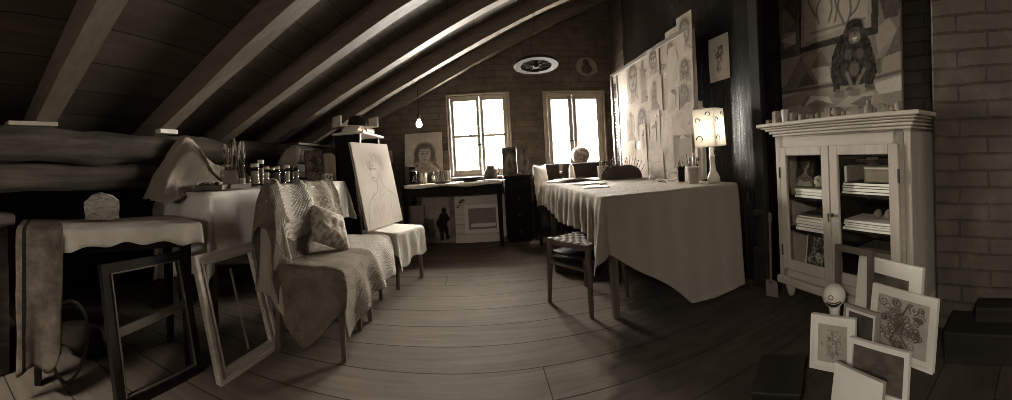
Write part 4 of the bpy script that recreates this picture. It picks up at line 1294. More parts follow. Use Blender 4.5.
# jug
t = thing('jug', 'dark round-bellied jug in front of the window\'s right leaf', 'jug', (desk_x(491, 4.40), 4.40, ZD))
MB().lathe([(0, 0), (.055, 0), (.072, .014), (.086, .06), (.079, .108), (.054, .138), (.048, .156), (.058, .178), (.050, .178), (.041, .154), (.066, .108), (.072, .06), (0, .014)], 26).build('body', 'dark_card', t, smooth=True)
MB().tube([(.053, 0, .16), (.094, 0, .15), (.110, 0, .108), (.086, 0, .066)], .009, 8).build('handle', 'dark_card', t, smooth=True)
p = Vector((desk_x(491, 4.22), 4.22, ZD))
book(p, (.15, .20, .018), .3, 'small white notebook on the right end of the desk', 'white_paint')
p = Vector((desk_x(501, 4.27), 4.27, ZD)); o = MB().box((0, 0, .003), (.10, .13, .004)).build('sheet_stack', 'paper', loc=p); o.rotation_euler = (0, 0, -.2); tag(o, 'few white sheets by the notebook at the desk\'s right end', 'paper')

# pinned card and relief on the brick wall, bulb on its flex
a = Art(10, 20, .8); a.squiggle(.5, .5, .35, .4, 4, .06, .3, .6); m_art('pinned_paper', .06, .5)
q = at(390.5, 163, Y=4.795); o = a.sheet('pinned_card', frame_of((q.x, 4.795, q.z), (1, 0, 0)), .065, .17, 'pinned_paper', thick=.002); tag(o, 'narrow card pinned to the bricks left of the portrait canvas', 'card')
q = at(586, 67, Y=4.79)
t = thing('wall_relief', 'dark round-shouldered figure plaque on the bricks above the right window', 'plaque', (q.x, 4.78, q.z), 0)
m = MB().lathe([(0, 0), (.13, 0), (.14, .008), (.135, .018), (.11, .022), (0, .014)], 28, M=Matrix.Rotation(R(90), 4, 'X'), squash=(1.15, .95)); m.build('plaque', 'card', t, smooth=True)
m = MB(); m.sphere((-.01, -.022, .055), .042, 16, 10, (1, .5, 1.1)); m.sphere((0, -.022, -.035), .075, 18, 12, (1.05, .35, .9)); m.build('figure', 'dark_card', t, smooth=True)
m = MB(); m.sphere((.12, -.01, -.05), .05, 14, 10, (1, .4, .8)); m.build('side_boss', 'card', t, smooth=True)
q = at(419, 124, Y=4.3)
t = thing('light_bulb', 'lit bare bulb hanging on a flex below the rafters', 'lamp', (q.x, 4.3, q.z))
m_emit('bulb_glow', (1, .93, .82, 1), 14)
MB().lathe([(0, -.045), (.022, -.040), (.036, -.02), (.038, .0), (.032, .02), (.018, .045), (.016, .06), (0, .06)], 20).build('bulb', 'bulb_glow', t, smooth=True)
MB().lathe([(0, .058), (.019, .058), (.02, .09), (.012, .115), (0, .118)], 16).build('socket', 'iron', t, smooth=True)
MB().tube([(0, 0, .115), (.004, 0, .16), (0, 0, zroof(q.x) - q.z + .14)], .004, 6).build('flex', 'black', t)

# canvases under the desk
a = Art(40, 46, .34, .82, 12); a.noise(.09, 6)
a.poly([(0, .55), (.7, .5), (.72, 1), (0, 1)], .52, .8); a.poly([(.72, 0), (1, 0), (1, 1), (.74, 1)], .20, .7); a.poly([(0, 0), (1, 0), (1, .12), (0, .14)], .3, .8); a.poly([(0, .14), (.35, .13), (.3, .5), (0, .56)], .12, .8)
a.noise(.05, 14)
a.ell(.585, .70, .055, .065, .0, 1, .2); a.poly([(.48, .63), (.56, .66), (.66, .64), (.74, .50), (.66, .42), (.69, .24), (.44, .22), (.42, .45)], .0); a.poly([(.47, .25), (.56, .25), (.55, .06), (.46, .06)], .0); a.poly([(.59, .25), (.68, .25), (.72, .08), (.62, .06)], .0); a.line([(.5, .58), (.40, .42), (.46, .32)], .04, .0)
m_art('figure_canvas', .010, .62)
P_, D_ = Vector((0, 4.50, 0)), Vector((1, 0, 0))
p0, p1 = on_line(423, 240, P_, D_), on_line(461, 240, P_, D_); p0.z = p1.z = .0
h = at(440, 197, Y=4.52).z
Mx = leaning(p0, p1, (p0 + p1) / 2 + Vector((0, .08, h)))
t = thing('figure_painting', 'dark canvas of a standing coated figure under the desk', 'painting', Mx.translation, rot=Mx.to_euler())
a.sheet('picture', Matrix.Translation((0, -.014, 0)), (p1 - p0).length, h, 'figure_canvas', t, thick=.003); MB().box((0, 0, h / 2), ((p1 - p0).length, .02, h - .004)).build('stretcher', 'mid_wood', t)
p0, p1 = on_line(456, 240, Vector((0, 4.44, 0)), D_), on_line(511, 240, Vector((0, 4.44, 0)), D_); p0.z = p1.z = 0
w_ = (p1 - p0).length; h = at(483, 195, Y=4.46).z
Mx = leaning(p0, p1, (p0 + p1) / 2 + Vector((0, .07, h)))
t = thing('shutter_panel', 'pale old door panel with a framed recess standing under the desk', 'panel', Mx.translation, rot=Mx.to_euler())
m = MB()
for k in range(5):
    z0_, z1_ = h * k / 5, h * (k + 1) / 5 - .003
    m.box((0, .012, (z0_ + z1_) / 2), (w_, .024, z1_ - z0_), bev=.003)
s = NT('stained_boards', .7, .2); n = s.noise(s.coords('Object', (1, 8, 9)), 1.6, 5, .6); n2 = s.noise(s.coords('Object', (1, 1, 1.5)), 5.5, 3, .5)
s.color(s.mix(s.ramp(n2, [(.60, (0, 0, 0, 1)), (.66, (1, 1, 1, 1))]), s.ramp(n, [(.3, .42), (.7, .56)]), sep(.08))); s.bump(n, .3, .005)
m.build('boards', 'stained_boards', t)
f = MB(); rect_frame(f, w_ * .64, h * .60, .045, .030); f.build('moulding', 'paper', t, loc=(.0, -.030, h * .2))
f = MB().box((0, -.002, h * .5), (w_ * .64 - .09, .004, h * .60 - .09)); f.build('recess_panel', 'grey_paint', t)
f = MB().box((.01, -.010, h * .36), (w_ * .5 - .03, .014, .045), bev=.003); f.build('strip', 'white_paint', t)
# small canvas turned to the wall beside the far chair
P_ = Vector((0, 4.25, 0)); p0, p1 = on_line(401, 236, P_, D_), on_line(424, 236, P_, D_); p0.z = p1.z = 0
h = at(412, 206, Y=4.25).z
Mx = leaning(p0, p1, (p0 + p1) / 2 + Vector((-.03, .09, h)))
t = thing('blank_canvas', 'small blank canvas on the floor between the far chair and desk', 'canvas', Mx.translation, rot=Mx.to_euler())
w_ = (p1 - p0).length; MB().box((0, 0, h / 2), (w_, .02, h), bev=.003).build('stretcher', 'pale_wood', t); MB().box((0, -.011, h / 2), (w_ - .002, .003, h - .002), bev=.001).build('cloth_face', 'card', t)

# ================================================================ dark chest right of the desk with two small paintings
cx0, cx1 = desk_x(501, 4.30), desk_x(535, 4.30); cz = at(518, 175.5, Y=4.34).z
t = thing('chest', 'black low chest between the desk and the dark chair', 'chest', ((.262 + .60) / 2, 4.51, 0))
w_ = .60 - .262 - .02
MB().box((0, 0, cz / 2 - .01), (w_, .40, cz - .06), bev=.004).build('body', 'black', t); MB().box((0, 0, cz - .015), (w_ + .02, .43, .03), bev=.005).build('top', 'black', t)
for k in range(3):
    d_ = MB().box((0, -.206, .13 + .20 * k), (w_ - .05, .016, .185), bev=.004).build('drawer', 'black', t)
    MB().lathe([(0, 0), (.012, 0), (.016, .012), (.01, .022), (0, .024)], 14, M=Matrix.Translation((0, -.214, .13 + .20 * k)) @ Matrix.Rotation(R(90), 4, 'X')).build('knob', 'iron', d_)
MB().box((0, 0, .02), (w_ - .04, .36, .04)).build('plinth', 'black', t)
def small_painting(px0, px1, py, y, seed, label, tone):
    a = Art(20, 34, tone, .55, seed); a.noise(.12, 7)
    a.ell(.5, .62, .14, .13, .75, .7, .4); a.ell(.45, .35, .22, .22, .6, .5, .4); a.squiggle(.5, .5, .2, .4, 6, .03, .1, .6)
    p0, p1 = Vector((desk_x(px0, y), y, cz)), Vector((desk_x(px1, y), y, cz)); h_ = at((px0 + px1) / 2, py, Y=y).z - cz
    Mx = leaning(p0, p1, (p0 + p1) / 2 + Vector((0, .05, h_)))
    t_ = thing('small_painting', label, 'painting', Mx.translation, rot=Mx.to_euler())
    a.sheet('picture', Matrix.Translation((0, -.010, 0)), (p1 - p0).length, h_, 'painting_dark', t_, thick=.002); MB().box((0, 0, h_ / 2), ((p1 - p0).length, .016, h_)).build('stretcher', 'mid_wood', t_)
small_painting(503.5, 517.5, 147, 4.36, 3, 'dark small painting overlapping the left window on the black chest', .16)
small_painting(518, 531, 147.5, 4.38, 8, 'greyer small painting right of the dark one on the black chest', .32)
o = MB().box((0, 0, .012), (.19, .12, .024), bev=.004).build('pencil_case', 'dark_card', loc=(desk_x(514, 4.33), 4.315, cz)); tag(o, 'flat dark case in front of the small paintings on the chest', 'case')

# ================================================================ pale draped chair, dark chair and settee behind the table
t = thing('upholstered_chair', 'dark high-backed chair behind the far end of the table', 'chair', (.80, 4.20, 0))
MB().box((0, .20, .66), (.34, .06, .50), bev=.02, seg=2, rot=(-.06, 0, 0)).build('backrest', 'dark_cloth', t, angle=40); MB().box((0, 0, .43), (.38, .40, .08), bev=.02, seg=2).build('seat', 'dark_cloth', t, angle=40)
for x in (-1, 1):
    for y in (-1, 1): MB().bar((x * .16, y * .17, .40), (x * .17, y * .18, 0), .04, w2=.026, h2=.026).build('leg', 'dark_wood', t)
def standing_cushion(label, loc, rz, hw_, hh_, th_, lean):
    m = MB()
    def side(sgn):
        def fn(u, v):
            x, z = u * 2 - 1, v * 2 - 1
            e = max(0, (1 - abs(x) ** 3) * (1 - abs(z) ** 3))
            return Vector((hw_ * x * (1 - .10 * (1 - z * z)), sgn * (th_ * e ** .6 + .002) + .010 * fold(x, z, loc[0], 2), hh_ * z * (1 - .10 * (1 - x * x)) + hh_))
        return fn
    m.grid(side(-1), 16, 22); m.grid(side(1), 16, 22); bmesh.ops.remove_doubles(m.bm, verts=m.bm.verts, dist=.0045)
    o = m.build('cushion', 'linen', smooth=True); o.location = loc; o.rotation_euler = (lean, 0, rz); tag(o, label, 'cushion'); return o
standing_cushion('pale cushion standing upright at the left end of the dark chair', (.715, 4.20, .474), R(52), .155, .225, .05, R(-4))
standing_cushion('thin pale cushion seen edge-on between dark chair and settee', (1.075, 4.20, .468), R(72), .13, .225, .035, R(0))
sx0, sx1 = 1.03, 1.64
t = thing('settee', 'dark low-backed settee below the right window behind the table', 'settee', ((sx0 + sx1) / 2, 4.38, 0))
hw = (sx1 - sx0) / 2
MB().box((0, .10, .64), (2 * hw, .10, .54), bev=.025, seg=2).build('backrest', 'dark_cloth', t, angle=40); MB().box((0, -.12, .40), (2 * hw - .02, .36, .13), bev=.03, seg=2).build('seat', 'dark_cloth', t, angle=40)
for x in (-1, 1):
    MB().box((x * (hw - .03), -.10, .50), (.06, .40, .16), bev=.02, seg=2).build('armrest', 'dark_cloth', t, angle=40)
    for y in (-.26, .10): MB().bar((x * (hw - .06), y, .34), (x * (hw - .06), y, 0), .045, w2=.03, h2=.03).build('leg', 'dark_wood', t)
# globe on the window sill
q = at(580.5, 155, Y=4.72)
t = thing('globe', 'small pale globe standing in front of the right window', 'globe', (q.x, 4.72, W2[2]))
gz = q.z - W2[2]; gr = 9.3 / F * math.hypot(q.x, 4.72)
a_s = NT('globe_map', .45, .4); n = a_s.noise(a_s.coords(), 11, 5, .6); a_s.color(a_s.ramp(n, [(.42, .42), (.5, .2), (.55, .12), (.62, .3)]))
MB().sphere((0, 0, gz), gr, 28, 18).build('sphere', 'globe_map', t, smooth=True)
m = MB(); m.tube([(math.sin(k * PI / 12) * (gr + .012), 0, gz - math.cos(k * PI / 12) * (gr + .012)) for k in range(13)], .005, 6); m.build('meridian_arm', 'dull_metal', t, smooth=True)
MB().lathe([(0, 0), (.075, 0), (.078, .012), (.05, .02), (.014, .03), (.011, gz - gr), (0, gz - gr)], 20).build('foot', 'dark_wood', t, angle=40)

# ================================================================ hanging wheel lamp
q = at(536, 65, D=3.6)
t = thing('wheel_lamp', 'spoked wooden ring hanging level below the ceiling', 'lamp', (q.x, q.y, q.z), 0, rot=(R(-7), 0, 0))
RO, RI = .222, .155
m_wood('ring_wood', .022, 0, .7, .1)
MB().lathe([(RI, -.012), (RO, -.012), (RO + .004, 0), (RO, .014), (RI, .014), (RI, -.012)], 56, ends=False).build('ring', 'ring_wood', t, angle=40)
for k in range(8):
    a_ = 2 * PI * k / 8 + .2
    MB().tube([(.03 * math.cos(a_), .03 * math.sin(a_), 0), (RI * math.cos(a_), RI * math.sin(a_), 0)], .005, 6).build('spoke', 'ring_wood', t)
MB().lathe([(0, -.03), (.02, -.028), (.034, -.01), (.034, .02), (.015, .045), (0, .05)], 18).build('hub', 'dark_wood', t, smooth=True)
m = MB(); top = zroof(q.x) + PL - q.z
for k in range(3):
    a_ = 2 * PI * k / 3 + .5; m.tube([(RI * .95 * math.cos(a_), RI * .95 * math.sin(a_), .01), (0, 0, .30)], .0025, 5)
m.tube([(0, 0, .29), (0, -top * .122, top - .05)], .004, 6); m.build('chain', 'iron', t)
# ================================================================ the big table on the right
TX0, TX1, TY0, TY1, TT = .68, 1.66, 1.955, 3.90, .738
t = thing('big_table', 'long table under a white-grey cloth on the right', 'table', ((TX0 + TX1) / 2, (TY0 + TY1) / 2, 0))
hw, hd = (TX1 - TX0) / 2, (TY1 - TY0) / 2
table_legs(t, 'mid_wood', -hw + .01, hw - .01, -hd + .01, hd - .01, TT - .004, .055, apron=.10)
m_cloth('table_linen', .28, 1200, .06, .6)
def near_hem(q):
    a_ = .33 + .42 * min(1, (q / .55)) ** 1.25
    return a_ + .02 * math.sin(q * 11)
def left_hem(q):     # q: 0 at the near end
    return .285 + .10 * math.exp(-q * 16) - .02 * math.sin(q * 9) - .01 * q
o = drape('tablecloth', TX0, TX1, TY0, TY1, TT, (left_hem, .012, near_hem, .25), 'table_linen', Matrix(), (90, 120), .016, 1, flare=.16, pleats=6, amps=(1.5, .3, .28, 1))
o.name = 'table_linen_cloth'; o.name = 'tablecloth'
tag(o, 'wide wrinkled cloth trailing to the floor from the big right-hand table', 'tablecloth')
ZT = TT + .0045
# the near side falls almost smooth, the left side in many pleats: reshape in place
def tX(px, Y): a_, b_, c_ = ray(px, 180); return a_ * Y / b_
def tpt(px, X): a_, b_, c_ = ray(px, 180); return Vector((X, b_ * X / a_, ZT))

# sheets, open book at the far left end
def flat_sheet(px, py, w_, d_, rz, label, n=1, mat='paper', grp=None, cat='paper', name='paper_sheet'):
    q = at(px, py, Z=ZT)
    m = MB()
    m.grid(lambda u, v: Vector(((u - .5) * w_, (v - .5) * d_, .0015 + .004 * abs(fold(u + px, v, 2, 2)) + .010 * (u - .5) ** 2 * v)), 8, 8)
    o = m.build(name, mat, smooth=True, solid=.0015); o.location = (q.x, q.y, ZT + .001 * n); o.rotation_euler = (0, 0, rz); tag(o, label, cat, grp); return o
flat_sheet(587, 183.5, .26, .20, .4, 'large white sheet lying near the left corner of the big table', 2)
flat_sheet(596, 187, .20, .15, -.3, 'drawing sheet nearest the left front edge of the big table', 1, 'old_paper')
q = at(566, 181.5, Z=ZT)
t = thing('open_book', 'open book lying flat at the far left end of the big table', 'book', (q.x + .03, q.y, ZT), .5)
m = MB()
m.grid(lambda u, v: Vector(((u - .5) * .36, (v - .5) * .25, .004 + .022 * (1 - abs(2 * u - 1) ** 2.5) - .016 * math.exp(-((u - .5) / .05) ** 2))), 30, 2); m.build('pages', 'old_paper', t, smooth=True, solid=.003)
MB().box((0, 0, .002), (.37, .26, .003)).build('cover', 'dark_card', t)
t = thing('pencil', 'dark pencil lying across the sheets on the big table', 'pencil', at(604, 183.5, Z=ZT + .004) , 0, rot=(0, R(90), .9))
MB().lathe([(0, -.09), (.004, -.09), (.004, .07), (0, .085)], 6).build('shaft', 'dark_wood', t); MB().lathe([(0, .079), (.0016, .079), (0, .086)], 6).build('point', 'black', t)

# tray with the pencil cup
q = at(600, 177.6, Z=ZT); q.x = min(q.x, 1.30)
q = Vector((tX(601, 3.45), 3.45, ZT))
t = thing('tray', 'dark flat tray under the pencil cup on the big table', 'tray', q, .2)
MB().box((0, 0, .005), (.24, .18, .008), bev=.003).build('base', 'dark_card', t)
r_ = MB(); rect_frame(r_, .24, .18, .008, .014); r_.build('rim', 'dark_card', t).rotation_euler = (R(-90), 0, 0)
for c in t.children:
    if c.name.startswith('rim'): c.location = (0, -.09, .004)
pq = q + Vector((.03, .01, .0095))
t = thing('pencil_cup', 'pale round cup of pencils standing on the dark tray', 'cup', pq)
MB().lathe([(0, 0), (.048, 0), (.053, .006), (.056, .125), (.050, .127), (.049, .01), (0, .008)], 22).build('cup', 'old_paper', t, angle=45)
MB().lathe([(.0555, .105), (.0570, .108), (.0557, .112)], 22, ends=False).build('band', 'card', t)
def pencil(kind, L):
    t_ = thing('pencil', None, 'pencil')
    MB().lathe([(0, 0), (.0045, 0), (.0045, L * .88), (.0012, L * .98), (0, L)], 6).build('shaft', ['mid_wood', 'dark_card', 'old_paper'][kind], t_)
    MB().lathe([(.0048, L * .001), (.0048, L * .06), (0, L * .062)], 6).build('end_cap', ['white_paint', 'black', 'dull_metal'][kind], t_)
    return t_
PEN = [pencil(k, .165 + .01 * k) for k in range(3)]; pu = set()
def put_pencil(k, base, tilt, az, label, group, sc=1, down=False):
    s_ = PEN[k % 3]
    if s_.name not in pu: o_ = s_; pu.add(s_.name)
    else: o_ = copy_tree(s_)
    o_.location = base; o_.rotation_euler = (0, tilt, az); o_.scale = (sc,) * 3
    tag(o_, label, 'pencil', group); return o_
rng = random.Random(4)
for k in range(9):
    az = k * .7; rr = .012 + .012 * rng.random()
    put_pencil(k, (pq.x + rr * math.cos(az), pq.y + rr * math.sin(az), pq.z + .012), .06 + .07 * rng.random(), az, 'pencil standing in the pale round cup on the tray', 'pencils in the pale cup', .9 + .15 * rng.random())
# two half-round dark holders bristling with brushes
for i, (px, Y_, rz, lab) in enumerate(((616, 3.36, .10, 'dark half-round brush holder nearer the tray'), (628, 3.30, -.35, 'dark half-round brush holder against the drawing board'))):
    q = Vector((tX(px, Y_) - .0, Y_, ZT))
    t = thing('brush_holder', lab, 'holder', q, rz)
    pr = [(-.14, 0)] + [(-.14 * math.cos(PI * k / 20), .135 * math.sin(PI * k / 20) ** .8) for k in range(1, 20)] + [(.14, 0)]
    for y in (-.035, .035):
        MB().prism(pr, y - .004, y + .004).build('side_plate', 'dark_card', t)
    MB().box((0, 0, .004), (.26, .07, .008)).build('base', 'dark_card', t)
    for k in range(13):
        u = -1 + 2 * (k + .5) / 13
        bx = u * .12; bz = .11 * math.sqrt(max(0, 1 - u * u)) - .045
        c = math.cos(rz); s__ = math.sin(rz)
        yy = .016 * math.sin(k * 2.4)
        b_ = copy_tree(BR[k % 4]); b_.scale = (.42,) * 3
        b_.location = (q.x + c * bx - s__ * yy, q.y + s__ * bx + c * yy, ZT + .02 + max(0, bz)); b_.rotation_euler = Euler((0, u * .55, rz), 'XYZ')
        tag(b_, 'short brush poking up from the dark half-round holder ' + ('nearer the tray' if i == 0 else 'against the board'), 'paintbrush', 'brushes in the ' + ('near-tray holder' if i == 0 else 'board-side holder'))

# near end: cups, tub, rag, pencil, lamp
q = at(652, 180, Z=ZT)
m = MB(); m.sphere((0, 0, .022), .026, 14, 10, (1.2, .9, .85)); m.jitter(.012, 30, 3); m.jitter(.006, 60, 5)
o = m.build('crumpled_tissue', 'white_paint', loc=(1.42, q.y / q.x * 1.42, ZT + .006)); tag(o, 'crumpled white tissue lying on the cloth below the drawing board', 'tissue')
t = thing('palette_knife', 'small dark flat tool lying beside the tissue on the table', 'tool', Vector((1.40, tpt(661, 1.40).y, ZT + .001)), .9)
MB().bar((-.075, 0, .006), (.02, 0, .008), .02, .010).build('handle', 'mid_wood_x', t); MB().bar((.02, 0, .007), (.09, 0, .004), .026, .004, w2=.012).build('blade', 'dull_metal', t)
def tub(px, X, r0, r1, h, label, mat, name='cup', rim='old_paper', fillm=None):
    q = tpt(px, X); t_ = thing(name, label, 'cup', q)
    MB().lathe([(0, 0), (r0, 0), (r0 * 1.02, .004), (r1, h), (r1 * .93, h), (r0 * .93, .008), (0, .006)], 26).build('body', mat, t_, angle=45)
    MB().lathe([(r1 * .99, h - .012), (r1 * 1.07, h - .010), (r1 * 1.07, h + .002), (r1 * .98, h + .004)], 26, ends=False).build('rim', rim, t_)
    return t_, q
m_plain('cloudy_plastic', .30, .4, .4, .25, 12)
tubA, qa = tub(693.5, 1.46, .040, .052, .122, 'big cloudy plastic cup of brushes at the near end of the table', 'cloudy_plastic')
rng = random.Random(8)
for k in range(7):
    az = k * .9; b_ = copy_tree(BR[k % 4]); b_.location = (qa.x + .015 * math.cos(az), qa.y + .015 * math.sin(az), ZT + .012); b_.rotation_euler = (0, .10 + .08 * rng.random(), az); b_.scale = (.60 + .05 * (k % 2),) * 3
    tag(b_, 'short brush standing in the big cloudy plastic cup', 'paintbrush', 'brushes in the plastic cup')
tubB, qb = tub(681.5, 1.51, .026, .030, .115, 'dark cup of brushes tucked left of the big plastic cup', 'black', rim='black')
for k in range(5):
    az = k * 1.25; b_ = copy_tree(BR[k % 4]); b_.location = (qb.x + .008 * math.cos(az), qb.y + .008 * math.sin(az), ZT + .012); b_.rotation_euler = (0, .06 + .05 * rng.random(), az); b_.scale = (.48,) * 3
    tag(b_, 'brush standing in the dark cup beside the plastic cup', 'paintbrush', 'brushes in the dark cup')
jar(0, tpt(673, 1.44), .040, .075, 'low clear glass tub left of the dark brush cup', content='old_paper', fill=.3, name='glass_tub')

# lamp
q = tpt(714, 1.585)
t = thing('table_lamp', 'white bottle-based table lamp with a boxy patterned shade', 'lamp', q, 0, rot=(R(0), R(-3), 0))
MB().lathe([(0, 0), (.040, 0), (.046, .006), (.048, .03), (.040, .055), (.024, .085), (.020, .12), (.019, .165), (.023, .19), (.023, .198), (0, .2)], 28).build('base', 'ceramic', t, smooth=True)
MB().lathe([(0, .198), (.017, .198), (.017, .275), (0, .276)], 16).build('socket', 'white_paint', t, angle=40)
s = NT('lamp_paper', .8, .1); n = s.noise(s.coords(), 24, 4)
s.color(s.ramp(n, [(.3, .66), (.7, .76)]))
_tl = s.add('ShaderNodeBsdfTranslucent'); _tl.inputs['Color'].default_value = (.85, .82, .76, 1); _mx = s.add('ShaderNodeMixShader'); _mx.inputs[0].default_value = .5
s.link(s.bsdf.outputs[0], _mx.inputs[1]); s.link(_tl.outputs[0], _mx.inputs[2]); s.link(_mx.outputs[0], s.out.inputs['Surface'])
hs, z0, z1 = .098, .262, .535
def curl(m, px_, pz, r, flip, y):
    pts = []
    for k in range(13):
        a_ = k / 12 * 4.4; rr = r * (1 - .55 * k / 12)
        pts.append((px_ + flip * rr * math.cos(a_), y, pz + rr * math.sin(a_)))
    m.tube(pts, [.0042 * (1 - .6 * k / 12) for k in range(13)], 6)
for i in range(4):
    # four leaning panels with slits between them
    Mp = Matrix.Rotation(R(90 * i + 25), 4, 'Z') @ Matrix.Translation((0, -hs * .84, 0))
    m = MB(); w0, w1 = .084, .077
    m.prism([(-w0, z0), (w0, z0), (w1, z1), (-w1, z1)], -.0025, .0025, Mp)
    pn = m.build('shade_panel', 'lamp_paper', t)
    for cu in ((-.048, z1 - .085, .024, 1), (.044, z1 - .045, .022, -1), (-.036, z0 + .055, .032, -1)):
        c = MB(); curl(c, cu[0], cu[1], cu[2], cu[3], -.004)
        for v in c.bm.verts: v.co = Mp @ v.co
        c.build('cut_curl', 'dark_card', pn)
fr = MB()
for z in (z0 + .004, z1 - .004):
    P = [Matrix.Rotation(R(90 * i + 25 + 45), 4, 'Z') @ Vector((0, -hs * 1.13, z)) for i in range(4)]
    for a_, b_ in zip(P, P[1:] + P[:1]): fr.tube([a_, b_], .003, 6)
    fr.tube([(P[0] + P[1]) / 2, (P[2] + P[3]) / 2], .003, 6); fr.build('shade_wire', 'iron', t); fr = MB()
fr.bm.free()
MB().lathe([(0, .275), (.014, .28), (.03, .315), (.032, .34), (.02, .375), (0, .385)], 18).build('bulb', 'bulb_glow', t, smooth=True)
_ll = bpy.data.lights.new('lamp_light', 'POINT'); _ll.energy = 2.2; _ll.color = (1, .95, .88); _ll.shadow_soft_size = .035
_lo = bpy.data.objects.new('lamp_light', _ll); COL.objects.link(_lo); _lo.location = q + Vector((.0, 0, .40))
# white carton standing behind the lamp, on a narrow ledge of the board
q2 = tpt(701.5, 1.69)
t2_ = thing('tall_carton', 'tall narrow white carton standing behind the lamp', 'carton', q2, .5)
MB().box((0, 0, .295), (.075, .075, .59), bev=.004).build('body', 'white_paint', t2_); MB().box((.004, -.004, .615), (.05, .05, .05), bev=.004).build('spout', 'white_paint', t2_); MB().box((0, 0, .5905), (.079, .079, .004)).build('lid', 'white_paint', t2_)

# ================================================================ the drawing board, standing at the back of the table
BX = 1.60
def bp(px, py): return at(px, py, X=BX)
far_b, near_b = bp(612, 170), bp(692, 180)
m_art('drawing_paper', .02, .25, .85)
t = thing('drawing_board', 'tall wooden board covered with pinned portrait drawings behind the table', 'board', (BX + .03, (far_b.y + near_b.y) / 2, ZT))
inv = Matrix.Translation(t.location).inverted()
yF, yN = bp(612, 100).y, bp(694, 100).y
topF, topN = bp(613, 75).z, bp(690, 26).z
m = MB()
m.bm.verts.ensure_lookup_table()
def slab(poly, x0, x1):
    mm = MB(); a_ = [mm.bm.verts.new((x0, y, z)) for y, z in poly]; b_ = [mm.bm.verts.new((x1, y, z)) for y, z in poly]
    mm.bm.faces.new(a_); mm.bm.faces.new(b_[::-1])
    for k in range(len(poly)): mm.bm.faces.new((a_[k], a_[(k + 1) % len(poly)], b_[(k + 1) % len(poly)], b_[k]))
    return mm
into(t, slab([(yF, ZT), (yN, ZT), (yN, topN), (yF, topF)], BX + .012, BX + .04).build('panel', 'pale_wood', pivot=(BX, (yF + yN) / 2, ZT)))
f = MB(); fw = .05
f.bar((BX + .02, yF + .0, ZT), (BX + .02, yF, topF + .02), fw, .05).bar((BX + .02, yF - .16, ZT), (BX + .02, yF - .16, topF), .03, .04)
into(t, f.build('frame_post', 'mid_wood', pivot=(BX, yF, ZT)))
f = MB(); f.bar((BX + .02, yF, topF), (BX + .02, yN, topN), .04, .04); into(t, f.build('top_rail', 'mid_wood_y', pivot=(BX, yF, topF)))
g = slab([(yF - .03, ZT + .05), (yF - .145, ZT + .05), (yF - .145, topF - .12), (yF - .03, topF - .10)], BX + .008, BX + .012)
s = NT('mirror_strip', .08, .5); s.color(sep(.7)); s.bsdf.inputs['Metallic'].default_value = .9; n = s.noise(s.coords(), 8, 4); s.bump(n, .2, .01)
into(t, g.build('mirror_strip', 'mirror_strip', pivot=(BX, yF - .09, ZT + .4)))

def pinned(px0, px1, yt0, yt1, yb0, yb1, kind, label, seed, lift):
    """a sheet on the board from its corners in the photograph (left top/bottom, right top/bottom)"""
    X_ = BX + .008 - .0035 * lift
    P = [at(px0, yb0, X=X_), at(px1, yb1, X=X_), at(px0, yt0, X=X_), at(px1, yt1, X=X_)]
    w_ = (P[0].y - P[1].y + P[2].y - P[3].y) / 2; h_ = ((P[2].z - P[0].z) + (P[3].z - P[1].z)) / 2
    z_ = (P[0].z + P[1].z) / 2; y_ = (P[0].y + P[1].y + P[2].y + P[3].y) / 4
    asp = w_ / h_
    a = Art(max(10, int(22 * min(1.4, asp + .3))), 30, .88, asp, seed); a.noise(.05, 4)
    tilt = random.Random(seed).uniform(-.03, .03)
    if kind == 'face': a.ell(.5, .52, min(.30, .46 * asp), .40, .45, .6, .35); a.face(.5, .60, min(.27, .42 * asp), .05, .9, .95); a.squiggle(.5, .45, .3, .35, 6, .02, .15, .5)
    elif kind == 'dark': a.ell(.5, .5, .40 * asp, .42, .28, .75, .25); a.face(.5, .60, min(.27, .42 * asp), .06, .8, .9); a.squiggle(.5, .4, .35, .35, 8, .025, .1, .6)
    elif kind == 'figure':
        a.ell(.5, .80, .12 * asp, .08, .2, .8, .3); a.ell(.5, .48, .28 * asp, .27, .3, .7, .4); a.poly([(.3, .3), (.7, .3), (.85, .04), (.15, .04)], .28, .7); a.squiggle(.5, .4, .3, .35, 5, .02, .1, .6)
    elif kind == 'pair': a.ell(.35, .62, .30 * asp, .28, .4, .6, .3); a.ell(.68, .42, .30 * asp, .28, .4, .6, .3); a.face(.32, .66, .24 * asp, .06, .8, .9); a.face(.70, .45, .26 * asp, .05, .9, .9)
    elif kind == 'panel': a.t *= .62; a.poly([(.1, .08), (.9, .08), (.9, .94), (.1, .94)], .42, .7); a.line([(.1, .08), (.1, .94), (.9, .94)], .03, .15, .8)
    elif kind == 'sketch': a.squiggle(.5, .5, .35, .38, 6, .02, .35, .5)
    elif kind == 'gloss': a.t[:] = 1; a.squiggle(.5, .75, .3, .2, 3, .04, .2, .8)  # full white tone paints a window reflection onto the matte sheet
    o = a.sheet('drawing_sheet', frame_of((X_, y_, z_), (0, -1, 0)), w_, h_, 'drawing_paper', thick=.0015, curl=.004, wob=.002, seed=seed)
    o.rotation_euler = (tilt, 0, 0)
    tag(o, label, 'drawing', 'drawings pinned on the board')
    return o
